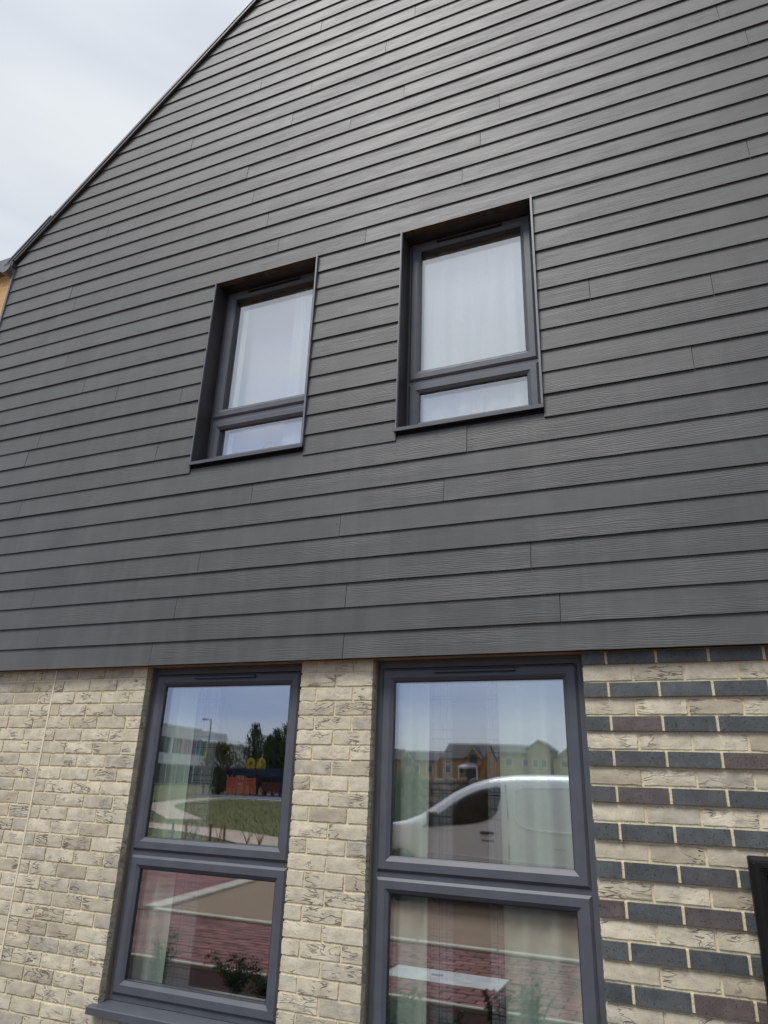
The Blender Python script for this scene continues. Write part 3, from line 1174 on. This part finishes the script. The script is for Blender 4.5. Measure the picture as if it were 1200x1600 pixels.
def shrub(x, y, h, w, label, mat=LF_SHRUB, nst=16, leaf=.022, name='shrub', group='shrubs in the bark bed'):
    t = thing(name, label, 'shrub', (x, y, 0), random.uniform(0, 6), group)
    st, pts = bmesh.new(), []
    for i in range(nst):
        a = random.uniform(0, 6.28)
        rr = w * math.sqrt(random.random())
        hh = h * random.uniform(.6, 1.0)
        tip = Vector((math.cos(a) * rr, math.sin(a) * rr, hh))
        mid = Vector((tip.x * .35, tip.y * .35, hh * .55))
        P = [Vector((tip.x * .05, tip.y * .05, -.02)), mid * .6 + Vector((0, 0, hh * .05)), mid, (mid + tip) / 2 + Vector((0, 0, .02)), tip]
        tube(st, P, [.006, .005, .004, .003, .001], 4, False)
        for k in range(26):
            u = random.uniform(.3, 1.0)
            q = P[1].lerp(mid, (u - .2) / .3) if u < .5 else mid.lerp(tip, (u - .5) / .5)
            pts.append(q + Vector((random.gauss(0, .018), random.gauss(0, .018), random.gauss(0, .015))))
    obj('stem', st, MBARK, t)
    lf = bmesh.new()
    leaf_cloud(lf, pts, leaf, .9)
    obj('foliage', lf, mat, t, recalc=False)
    return t


shrub(-3.85, -2.15, .40, .30, 'dark upright shrub in the bark bed, widest one below left window', nst=22)
shrub(-3.45, -2.0, .36, .22, 'dark shrub right beside the widest one in bark bed')
shrub(-4.35, -1.75, .58, .12, 'tall narrow green shrub in bark bed, left of the widest one', LF_SHRUB2, 14)
shrub(-4.78, -1.6, .40, .16, 'light green shrub at the left end of bark bed', LF_SHRUB2, 12)
shrub(-2.22, -1.9, .36, .20, 'feathery shrub nearest the left edge of right window reflection', LF_SHRUB2, 14)
shrub(-1.86, -2.0, .26, .14, 'low sparse shrub on the bed edge before white slab', nst=9)
shrub(-1.50, -2.0, .45, .13, 'tall dark shrub on the bed edge before end of white slab', nst=14)
shrub(-1.25, -2.05, .50, .17, 'spreading green shrub right of the tall dark shrub', LF_SHRUB2, 16)
shrub(-.95, -1.9, .30, .15, 'small green shrub at the right end of reflected bed', LF_SHRUB2, 10)

# ---- white panel van
vt = thing('parked_van', 'white panel van parked across the tan road, reflected in right window', 'van', (-3.0, -9.02, 0))
# stations along x (front at -x): x, top z, belt half width, roof half width
ST = [(-2.68, .62, .70, .66), (-2.66, .86, .80, .72), (-2.58, .98, .88, .78), (-2.3, 1.06, .94, .82), (-1.9, 1.14, .985, .86), (-1.55, 1.22, 1.0, .88), (-1.30, 1.33, 1.01, .86), (-1.05, 1.50, 1.015, .85), (-.75, 1.69, 1.02, .85), (-.42, 1.84, 1.02, .86), (-.1, 1.93, 1.02, .87), (.3, 1.975, 1.02, .88), (.9, 1.99, 1.02, .885), (1.5, 1.985, 1.02, .885), (2.2, 1.97, 1.01, .88), (2.46, 1.94, 1.0, .86), (2.56, 1.85, .97, .83)]
AX = (-1.62, 1.62)


def vinterp(x):
    if x <= ST[0][0]:
        return ST[0][1:]
    for a, b in zip(ST, ST[1:]):
        if a[0] <= x <= b[0]:
            t = (x - a[0]) / (b[0] - a[0])
            return tuple(p + (q - p) * t for p, q in zip(a[1:], b[1:]))
    return ST[-1][1:]


def vside(x, z):
    """half width of the body at x, z"""
    top, wb, wr = vinterp(x)
    belt = min(1.15, top - .04)
    if z <= belt:
        t = max(0, (belt - z) / .9)
        return wb - .03 * t * t
    t = (z - belt) / max(top - belt, .05)
    return wb + (wr - wb) * t ** 1.6


xs = sorted({round(q[0], 3) for q in ST} | {round(a + r * .4 * math.cos(t), 3) for a in AX for r in (1,) for t in [i * math.pi / 10 for i in range(11)]} | {-1.18, .05, .2, 2.0})
bm = bmesh.new()
rows = []
for x in xs:
    top, wb, wr = vinterp(x)
    zb = .30 if x > -2.55 else .34
    for a in AX:
        if abs(x - a) < .4:
            zb = max(zb, .36 + math.sqrt(.16 - (x - a) ** 2) + .03)
    belt = min(1.15, top - .04)
    zs = [zb, zb + (belt - zb) * .35, zb + (belt - zb) * .7, belt, belt + (top - belt) * .33, belt + (top - belt) * .66, belt + (top - belt) * .88]
    half = [(vside(x, z), z) for z in zs] + [(wr * .86, top - .012), (wr * .45, top + .012), (0, top + .018)]
    loop = [(w_, z) for w_, z in half] + [(-w_, z) for w_, z in half[-2::-1]]
    rows.append([bm.verts.new((x, w_, z)) for w_, z in loop])
for p, q in zip(rows, rows[1:]):
    for i in range(len(p) - 1):
        bm.faces.new((p[i], p[i + 1], q[i + 1], q[i]))
    bm.faces.new((p[-1], p[0], q[0], q[-1]))
bm.faces.new(rows[0])
bm.faces.new(rows[-1])
obj('body', bm, MVAN, vt, smooth=True)


def side_panel(name, poly, off, mat, sides=(1,), parent=None, thick=.004):
    """panel that follows the body side; poly in (x,z)"""
    for s in sides:
        bm = bmesh.new()
        c = Vector((sum(p[0] for p in poly) / len(poly), 0, sum(p[1] for p in poly) / len(poly)))
        n = 4
        den = []
        for a, b in zip(poly, poly[1:] + poly[:1]):
            for k in range(n):
                den.append((a[0] + (b[0] - a[0]) * k / n, a[1] + (b[1] - a[1]) * k / n))
        P = lambda x, z, o: bm.verts.new((x, s * (vside(x, z) + o), z))
        rings = []
        for t in (1.0, .75, .5, .25):
            rings.append([P(c.x + (x - c.x) * t, c.z + (z - c.z) * t, off) for x, z in den])
        cv = P(c.x, c.z, off)
        base = [P(x, z, -.01) for x, z in den]
        m = len(den)
        for i in range(m):
            j = (i + 1) % m
            bm.faces.new((base[i], base[j], rings[0][j], rings[0][i]))
            for q in range(3):
                bm.faces.new((rings[q][i], rings[q][j], rings[q + 1][j], rings[q + 1][i]))
            bm.faces.new((rings[3][i], rings[3][j], cv))
        obj(name, bm, mat, vt if parent is None else parent, smooth=True)


def strip(name, pts, w, off, mat, closed=False, sides=(1,)):
    for s in sides:
        bm = bmesh.new()
        tube(bm, [(x, s * (vside(x, z) + off), z) for x, z in pts], w, 5)
        obj(name, bm, mat, vt, smooth=True)


win = [(-1.22, 1.13), (-1.10, 1.235), (-.80, 1.44), (-.50, 1.63), (-.25, 1.73), (.02, 1.785), (.08, 1.77), (.07, 1.60), (.03, 1.42), (-.06, 1.32), (-.22, 1.26), (-.5, 1.21)]
MVSIDE = simple('van_side_glass', (.012, .016, .016), .04, .2)
side_panel('side_window', win, .006, MVSIDE, (1, -1))
strip('window_seal', win + win[:1], .010, .005, MVENTM, sides=(1, -1))
strip('window_pillar', [(-.72, 1.20), (-.66, 1.52)], .016, .008, MVENTM, sides=(1, -1))
strip('door_gap', [(-1.13, .62), (-1.15, 1.1), (-1.1, 1.25)], .005, -.001, MVENTM, sides=(1, -1))
strip('door_gap', [(.20, .42), (.22, .9), (.21, 1.4), (.16, 1.83)], .008, -.001, MVENTM, sides=(1, -1))
strip('door_gap', [(-1.13, .62), (-1.0, .42), (.20, .42)], .005, -.001, MVENTM, sides=(1, -1))
strip('cargo_panel_edge', [(.33, 1.72), (.31, 1.5), (.33, 1.32), (.42, 1.22), (.62, 1.17), (1.2, 1.15), (1.9, 1.13)], .016, .002, MVAN, sides=(1, -1))
strip('cargo_panel_edge', [(.33, 1.72), (.45, 1.78), (1.2, 1.80), (2.1, 1.78)], .014, .002, MVAN, sides=(1, -1))
strip('side_rail', [(-1.2, .76), (0, .72), (1.1, .70)], .012, .0, MVAN, sides=(1, -1))
strip('door_handle', [(-.24, 1.095), (-.02, 1.10)], .020, .012, MVENTM, sides=(1, -1))
strip('door_handle_recess', [(-.22, .985), (-.02, .985)], .012, .0, MTRIM, sides=(1, -1))
strip('sill_trim', [(-1.15, .36), (0, .36), (1.15, .36)], .035, -.01, MVENTM, sides=(1, -1))
strip('fuel_flap', [(.92, .92), (1.12, .92)], .004, -.001, MVENTM)
for s in (1, -1):
    bm = bbox(-.08, .08, -.08, .10, -.10, .12, .03)
    o = obj('door_mirror', bm, MVENTM, vt, (-1.02, s * (vside(-1.0, 1.2) + .12), 1.26), smooth=True)
    for a in AX:
        bm = bmesh.new()
        for r0, r1, y0, y1 in ((.355, .355, -.1, .1),):
            bmesh.ops.create_cone(bm, cap_ends=True, segments=28, radius1=.345, radius2=.345, depth=.22, matrix=Matrix.Rotation(R(90), 4, 'X'))
        bmesh.ops.bevel(bm, geom=[e for e in bm.edges if abs(e.verts[0].co.y - e.verts[1].co.y) < .01], offset=.03, segments=2, affect='EDGES')
        wh = obj('wheel', bm, MTYRE, vt, (a, s * .86, .345), smooth=True)
        bm = bmesh.new()
        bmesh.ops.create_cone(bm, cap_ends=True, segments=24, radius1=.215, radius2=.20, depth=.02, matrix=Matrix.Translation((0, s * .112, 0)) @ Matrix.Rotation(R(90), 4, 'X'))
        for k in range(6):
            t = k * math.pi / 3
            tube(bm, [(0, s * .122, 0), (.19 * math.cos(t), s * .122, .19 * math.sin(t))], .018, 5)
        obj('rim', bm, MRIM, wh)
    bm = bmesh.new()
    prism(bm, [(-2.60, .80), (-2.25, .92), (-2.12, 1.0), (-2.45, .97), (-2.62, .92)], s * .62, s * .885)
    obj('headlight', bm, MLAMP, vt)
    obj('tail_light', bbox(2.50, 2.575, s * .93 - .05, s * .93 + .05, .95, 1.55, .01), MREDL, vt)
bm = bmesh.new()
g = []
for t in range(7):
    x = -1.50 + t * (1.32 / 6)
    top, wb, wr = vinterp(x)
    g.append([bm.verts.new((x - .004, wr * .84 * q, top + .018 - .03 * abs(q) ** 3)) for q in (-1, -.6, -.2, .2, .6, 1)])
for p, q in zip(g, g[1:]):
    for i in range(5):
        bm.faces.new((p[i], p[i + 1], q[i + 1], q[i]))
obj('windscreen', bm, MVSIDE, vt, smooth=True)
obj('front_bumper', bbox(-2.74, -2.45, -.86, .86, .32, .58, .05), MVENTM, vt, smooth=True)
obj('rear_bumper', bbox(2.48, 2.66, -.92, .92, .32, .56, .04), MVENTM, vt, smooth=True)

# ---- rubble stone wall beyond the road
sw = thing('stone_wall', 'rubble stone wall behind the white van', 'wall', (-11, -30, 0))
obj('core', BX(-3.4, 6.3, -.25, .18, 0, 1.85), MSTONE, sw)
sme = []
for q in range(7):
    bm = bmesh.new()
    bmesh.ops.create_icosphere(bm, subdivisions=2, radius=1)
    for v in bm.verts:
        v.co *= 1 + .35 * noise.noise(v.co * 1.3 + Vector((q * 5, 0, 0)))
        v.co = Vector((v.co.x * .36, v.co.y * .16, v.co.z * .17))
    sme.append(mesh_of(bm, 'stone', MSTONE))
for j in range(7):
    for i in range(16):
        o = link('stone', random.choice(sme), sw, (-3.1 + i * .59 + (j % 2) * .3 + random.uniform(-.06, .06), .21, .16 + j * .28 + random.uniform(-.03, .03)))
        o.rotation_euler = (0, random.uniform(-.2, .2), random.uniform(-.3, .3))
        o.scale = (random.uniform(.8, 1.1), 1, random.uniform(.8, 1.05))


# ---- houses far off
def far_house(label, x, y, w, d, eave, ridge, mat, wins=(), rz=0, dormer=None, porch=None, name='brick_house', side_gable=True):
    t = thing(name, label, 'house', (x, y, 0), R(rz), 'houses across the green')
    bm = bmesh.new()
    if side_gable:
        prism(bm, [(-d, 0), (0, 0), (0, eave), (-d / 2, ridge - .12), (-d, eave)], -w / 2, w / 2, axis='x')
    else:
        prism(bm, [(-w / 2, 0), (w / 2, 0), (w / 2, eave), (0, ridge - .12), (-w / 2, eave)], -d, 0)
    wl_ = obj('wall', bm, mat, t)
    for s in (0, 1):
        bm = bmesh.new()
        if side_gable:
            y0 = .35 if s == 0 else -d - .35
            k = (ridge - eave) / (d / 2)
            prism(bm, [(y0, eave - .35 * k), (-d / 2, ridge), (-d / 2, ridge + .16), (y0, eave - .35 * k + .16)], -w / 2 - .2, w / 2 + .2, axis='x')
        else:
            x0 = (w / 2 + .3) * (1 if s else -1)
            k = (ridge - eave) / (w / 2)
            prism(bm, [(x0, eave - .3 * k), (0, ridge), (0, ridge + .16), (x0, eave - .3 * k + .16)], -d - .2, .25)
        obj('roof', bm, MROOF, t)
    for a, b, ww, hh, face in wins:
        bm = bmesh.new()
        if face == 'f':
            rect_frame(bm, a - ww / 2, a + ww / 2, b - hh / 2, b + hh / 2, [(0, .0), (0, .05), (.10, .05), (.10, -.02)])
        else:
            rect_frame(bm, a - ww / 2, a + ww / 2, b - hh / 2, b + hh / 2, [(0, .0), (0, -.05), (.10, -.05), (.10, .02)])
        fo = obj('window', bm, MWHITE, t)
        if face == 's':
            fo.location = (w / 2, 0, 0)
            fo.rotation_euler = (0, 0, R(90))
        obj('pane', BX(a - ww / 2 + .08, a + ww / 2 - .08, .004 if face == 'f' else -.02, .02 if face == 'f' else -.004, b - hh / 2 + .08, b + hh / 2 - .08), MDGLASS, fo)
    if dormer:
        a, hw_, zb, zt = dormer
        bm = bmesh.new()
        prism(bm, [(a - hw_, eave - 1.2), (a + hw_, eave - 1.2), (a + hw_, zb), (a, zt - .15), (a - hw_, zb)], -d * .4, .28)
        obj('dormer_wall', bm, mat, t)
        for s in (-1, 1):
            bm = bmesh.new()
            prism(bm, [(a + s * (hw_ + .25), zb - .25), (a, zt), (a, zt + .18), (a + s * (hw_ + .25), zb - .07)], -d * .45, .6)
            obj('dormer_roof', bm, MROOF, t)
            bm = bmesh.new()
            prism(bm, [(a + s * (hw_ + .2), zb - .42), (a, zt - .20), (a, zt - .02), (a + s * (hw_ + .2), zb - .24)], .61, .70)
            obj('barge_board', bm, MWHITE, t)
        obj('dormer_window', BX(a - .6, a + .6, .285, .31, zb - 1.0, zb + .35), MDGLASS, t)
    if porch:
        a, hw_, z, zp = porch
        bm = bmesh.new()
        A = [(a - hw_, 0), (a + hw_, 0), (a + hw_, 2.2), (a - hw_, 2.2)]
        v = [bm.verts.new((p, q, z)) for p, q in A]
        u = [bm.verts.new((p, q, zp)) for p, q in ((a - .5, 0), (a + .5, 0), (a + .5, .9), (a - .5, .9))]
        bm.faces.new(v)
        bm.faces.new(u)
        for i in range(4):
            bm.faces.new((v[i], v[(i + 1) % 4], u[(i + 1) % 4], u[i]))
        obj('porch_roof', bm, MGREYROOF, t)
        for s in (-1, 1):
            obj('porch_post', BX(a + s * (hw_ - .2) - .1, a + s * (hw_ - .2) + .1, 1.9, 2.1, 0, z), MWHITE, t)
        obj('door', BX(a - .8, a + .8, .004, .06, 0, z - .3), MDGLASS, t)
    return t


far_house('tan brick house with steep dormer gable and pale hipped porch', -36.6, -120, 7.4, 9, 5.7, 8.2, MHBR,
          [(-2.6, 3.9, 1.1, 1.5, 'f'), (-.2, 3.9, 1.0, 1.5, 'f'), (-2.6, 5.0, 1.2, .5, 'f'), (-3.0, 5.1, .7, 1.5, 's'), (-5.4, 5.1, .7, 1.5, 's'), (-3.0, 2.9, .7, 1.3, 's'), (-5.4, 2.9, .7, 1.3, 's')], 0, (2.0, 1.5, 6.0, 7.6), (1.5, 1.8, 4.2, 4.95))
far_house('long tan brick house with a flat grey ridge behind dormer house', -34.0, -131, 9, 9, 6.4, 8.7, MHBR, [(0, 4.5, 1.2, 1.4, 'f')])
far_house('low brick house left of the dormer house, dark roofed', -45.4, -121, 7.6, 8, 5.2, 6.8, MHBR, [(-2.4, 3.8, 1.1, 1.4, 'f'), (0, 3.8, 1.1, 1.4, 'f'), (2.4, 3.8, 1.1, 1.4, 'f')], 0, (-1.6, 1.1, 5.2, 6.6))
far_house('second low brick house further left, with small front gable', -54.0, -122, 8.2, 8, 5.2, 7.1, MHBR, [(-2.4, 3.8, 1.1, 1.4, 'f'), (2.4, 3.8, 1.1, 1.4, 'f')], 0, (.6, 1.2, 5.2, 6.8))
far_house('buff brick house with plain roof right of the dormer house', -26.4, -118, 6.2, 8, 6.6, 7.9, MHBR2, [(-1.6, 5.2, 1.2, 1.3, 'f'), (1.2, 5.2, 1.0, 1.3, 'f')])
far_house('buff brick gable-fronted house behind the van roof', -22.6, -116, 3.6, 8, 7.2, 8.5, MHBR2, [(-.6, 5.0, .9, 1.3, 'f'), (.8, 5.0, .9, 1.3, 'f')], side_gable=False)
far_house('buff gable-fronted house at the right edge of reflected row', -17.6, -116, 5.4, 8, 5.6, 7.6, MHBR2, [(-.8, 5.0, 1.4, 1.2, 'f')], side_gable=False)

# ---- school with coloured fins
A, U = Vector((-73.7, -85, 0)), Vector((-.158, -.987, 0)).normalized()
sc = thing('school_building', 'white two-storey school with bright coloured fins between upper windows', 'school', A, math.atan2(U.y, U.x))
# local: +x along the facade, building depth on -y side (front towards +y)
FR = 1
obj('wall', BX(-25, 23.5, -16, -.3, 0, 8.55), MWHITE, sc)
obj('parapet', BX(-25, 12.5, -.299, .25, 6.85, 8.7), MWHITE, sc)
obj('white_band', BX(-25, 23.6, -.299, .25, 2.95, 4.55), MWHITE, sc)
obj('upper_glazing', BX(-25, 23.5, -.299, -.12, 4.551, 6.849), MDGLASS, sc)
obj('lower_glazing', BX(-25, 23.5, -.299, -.12, .2, 2.949), MDGLASS, sc)
for u_, m, w_ in ((3.4, MWHITE, .8), (6.9, MPINK, .75), (9.8, MPINK, .6), (12.6, MTEAL, .7), (15.0, MLIME, .6), (15.9, MLIME, .4), (18.9, MTEAL, .7), (22.6, MPINK, .9), (-2, MTEAL, .8), (-6, MLIME, .8), (-10, MPINK, .8)):
    obj('fin', BX(u_ - w_ / 2, u_ + w_ / 2, -.119, .20, 4.56, 6.84), m, sc)
for u_ in [x * 2.9 - 20 for x in range(15)]:
    obj('mullion', BX(u_ - .05, u_ + .05, -.119, -.04, 4.56, 6.84), MWHITE, sc)
    obj('mullion', BX(u_ - .05, u_ + .05, -.119, -.04, .2, 2.94), MWHITE, sc)
bm = bmesh.new()
v = [bm.verts.new(c) for c in ((12.0, .9, 6.86), (33.5, .9, 6.86), (33.5, -16, 6.86), (12.0, -16, 6.86), (12.5, -6, 9.3), (24.0, -6, 9.3))]
for f in ((0, 1, 5, 4), (1, 2, 5), (2, 3, 4, 5), (3, 0, 4), (0, 1, 2, 3)):
    bm.faces.new([v[i] for i in f])
obj('roof', bm, MGREYROOF, sc)
obj('end_wall', BX(23.61, 33.0, -15, .1, 0, 6.85), MWHITE, sc)

# ---- lamp column
lp = thing('lamp_column', 'tall thin grey lamp column in front of the school', 'street lamp', (-42.9, -55, 0))
bm = bmesh.new()
tube(bm, [(0, 0, 0), (0, 0, 3.5), (0, 0, 6.75)], [.11, .085, .06], 8)
obj('column', bm, MSTEEL, lp)
bm = bmesh.new()
tube(bm, [(0, 0, 6.7), (-.35, 0, 6.78), (-.6, 0, 6.78)], .045, 6)
obj('arm', bm, MSTEEL, lp)
obj('lamp_head', bbox(-1.0, -.5, -.12, .12, 6.70, 6.84, .03), MSTEEL, lp)


# ---- trees
def tree(name, label, x, y, h, w, mat, conic=True, n=1500, leaf=.16, clear=.12, group='trees beside the play area'):
    t = thing(name, label, 'tree', (x, y, 0), random.uniform(0, 6), group)
    bm = bmesh.new()
    tube(bm, [(0, 0, -.05), (.05, .02, h * .4), (-.03, .04, h * .75), (0, 0, h * .97)], [h * .022, h * .016, h * .009, .01], 7)
    pts = []
    limbs = 26
    for k in range(limbs):
        u = (k + .5) / limbs
        z = h * (clear + (1 - clear) * u * .97)
        rad = w * ((1 - u) ** .75 if conic else math.sin(math.pi * (u * .86 + .1)) ** .7) * random.uniform(.6, 1.15)
        a = k * 2.4 + random.uniform(-.5, .5)
        tip = Vector((math.cos(a) * rad, math.sin(a) * rad, z + rad * (.25 if conic else .45)))
        base = Vector((0, 0, z - rad * .15))
        tube(bm, [base, (base + tip) / 2 + Vector((0, 0, .1 * rad)), tip], [.045 * h / 6, .03 * h / 6, .006], 4, False)
        for q in range(int(n / limbs)):
            s = random.random() ** .6
            c = base.lerp(tip, s)
            g = .10 * w + .12 * rad
            pts.append(c + Vector((random.gauss(0, g), random.gauss(0, g), random.gauss(0, g * .8))))
    obj('trunk', bm, MBARK, t)
    lf = bmesh.new()
    leaf_cloud(lf, pts, leaf)
    obj('crown', lf, mat, t, recalc=False)
    return t


tree('conifer_tree', 'tall pointed conifer left of the pair of yellow domes', -39.6, -58, 6.6, 1.9, LF_CON)
tree('conifer_tree', 'short pointed conifer between two taller ones, above first dome', -38.2, -58.5, 5.6, 1.8, LF_CON)
tree('conifer_tree', 'tall conifer above the second yellow dome', -37.1, -58, 6.1, 1.9, LF_CON)
tree('conifer_tree', 'tallest slim conifer at the right edge of the play area', -35.9, -58.5, 6.9, 1.9, LF_CON)
tree('broadleaf_tree', 'rounded dark tree standing before the school corner', -41.0, -54.6, 4.4, 1.9, LF_TREE, False, 2400, .15, .03)
tree('birch_tree', 'thin pale birch between the rounded tree and conifers', -40.4, -60.5, 5.9, 1.3, LF_BIRCH, False, 700, .12)
tree('birch_tree', 'wispy birch rising above the conifers', -38.6, -62, 7.0, 1.3, LF_BIRCH, False, 600, .12)
tree('broadleaf_tree', 'wide bushy tree behind the navy fence', -37.4, -60, 4.9, 2.8, LF_TREE, False, 3000, .17, .05)
tree('broadleaf_tree', 'bushy tree beside right end of the navy fence', -33.6, -60, 5.0, 2.2, LF_TREE, False, 2000, .17, .05)
tree('young_tree', 'bright green young tree by the left end of the stone wall', -11.0, -25, 2.25, .75, LF_SHRUB2, False, 1200, .07, .12, 'young trees on the green')
tree('young_tree', 'small green tree further left of the stone wall', -12.6, -26.5, 2.3, .7, LF_SHRUB2, False, 1000, .07, .15, 'young trees on the green')

# ---- navy mesh fence, goal panel and play tower
fe = thing('mesh_fence', 'navy mesh fence round the play area', 'fence', (-41.8, -54.4, 0), math.atan2(-1.4, 12.0))
for i in range(6):
    bm = bmesh.new()
    tube(bm, [(i * 2.4, 0, 0), (i * 2.4, 0, 2.5)], .05, 6)
    obj('post', bm, MNAVY, fe)
for i in range(5):
    bm = bmesh.new()
    for k in range(1, 20):
        x = i * 2.4 + k * .12
        box(bm, x - .014, x + .014, -.012, .012, .08, 2.40)
    for z in (.1, .65, 1.2, 1.75, 2.38):
        box(bm, i * 2.4 + .05, i * 2.4 + 2.35, .013, .035, z - .02, z + .02)
    box(bm, i * 2.4 + .05, i * 2.4 + 2.35, .04, .06, 1.72, 2.36)
    obj('mesh_panel', bm, MNAVY, fe)
gp = thing('goal_wall', 'orange red goal wall behind the navy mesh fence', 'goal', (-38.1, -54.0, 0), math.atan2(-.3, 2.7))
for x in (-1.35, -.45, .45, 1.35):
    obj('post', BX(x - .06, x + .06, -.06, .06, 0, 1.62), MORANGE, gp)
for z in (.35, .62, .89, 1.16, 1.43):
    obj('slat', BX(-1.35, 1.35, .061, .10, z - .09, z + .09), MORANGE, gp)
gp2 = thing('low_rail', 'low orange rail fence right of the goal wall', 'fence', (-35.8, -56, 0))
for x in (-1.2, 0, 1.2):
    obj('post', BX(x - .05, x + .05, -.05, .05, 0, 1.2), MORANGE, gp2)
for z in (.5, .8, 1.1):
    obj('rail', BX(-1.25, 1.25, .051, .09, z - .06, z + .06), MORANGE, gp2)
pt = thing('play_tower', 'play tower with two round yellow tops', 'play tower', (-38.6, -57, 0))
for q, x in enumerate((-.6, .6)):
    bm = bmesh.new()
    prism(bm, [(x - .5, 2.2), (x + .5, 2.2)] + [(x + .5 * math.cos(t * math.pi / 10), 2.75 + .62 * math.sin(t * math.pi / 10)) for t in range(11)], -.06, .06)
    obj('round_top', bm, MYEL, pt)
for x in (-1.1, -.06, .06, 1.1):
    obj('post', BX(x - .05, x + .05, -.05, .05, 0, 2.6), MNAVY, pt)
obj('deck', BX(-1.15, 1.15, .051, 1.2, 1.2, 1.3), MNAVY, pt)

# ---- sapling stakes along the path
for i, (x, hgt) in enumerate(((-14.48, .42), (-14.0, .46), (-13.14, .46), (-12.65, .44))):
    bm = bmesh.new()
    lean = random.uniform(-.03, .03)
    tube(bm, [(0, 0, -.05), (lean, 0, hgt)], .035, 6)
    tag(obj('wooden_stake', bm, MWOOD, loc=(x, -14.7, 0)), ['outer wooden stake on grass beside the path, far left', 'second wooden stake left of the bare twigs', 'wooden stake just left of the thin sapling', 'wooden stake just right of the thin sapling'][i], 'stake', 'stakes on the grass')
for i, (x, y) in enumerate(((-13.75, -14.75), (-12.9, -14.8), (-11.8, -14.6), (-11.2, -14.3))):
    bm = bmesh.new()
    for k in range(7):
        a = random.uniform(0, 6.28)
        r = random.uniform(.08, .3)
        tube(bm, [(0, 0, 0), (math.cos(a) * r * .4, math.sin(a) * r * .4, .2), (math.cos(a) * r, math.sin(a) * r, random.uniform(.3, .48))], [.012, .009, .004], 4)
    tag(obj('twiggy_sapling', bm, MWOOD, loc=(x, y, 0)), ['bare twiggy sapling between the two left stakes', 'bare twiggy sapling between the two right stakes', 'leaning twiggy sapling right of all stakes', 'last twiggy sapling by the path bend'][i], 'sapling', 'twiggy saplings beside path')

# ---- grass tufts
bm = bmesh.new()
for _ in range(16000):
    x, y = random.uniform(-34, -9.5), random.uniform(-48, -13.5)
    if x > -13 and y > -16:
        if random.random() < .6:
            continue
    h, a = random.uniform(.02, .055), random.uniform(0, 6.28)
    dx, dy = math.cos(a) * .018, math.sin(a) * .018
    lx, ly = random.gauss(0, .04), random.gauss(0, .04)
    bm.faces.new([bm.verts.new(c) for c in ((x - dx, y - dy, -.03), (x + dx, y + dy, -.03), (x + lx, y + ly, h))])
tag(obj('grass', bm, LF_GRASS, recalc=False), kind='stuff')

# ---- far wood that closes the horizon
bm = bmesh.new()
pts = []
for _ in range(9000):
    a = random.uniform(R(150), R(350))
    rr = random.uniform(190, 240)
    pts.append((math.cos(a) * rr, math.sin(a) * rr, random.uniform(0, 1) ** .8 * (5 + 2.5 * noise.noise(Vector((a * 14, 0, 0))))))
leaf_cloud(bm, pts, 1.3)
tag(obj('treeline', bm, LF_CON, recalc=False), kind='stuff')
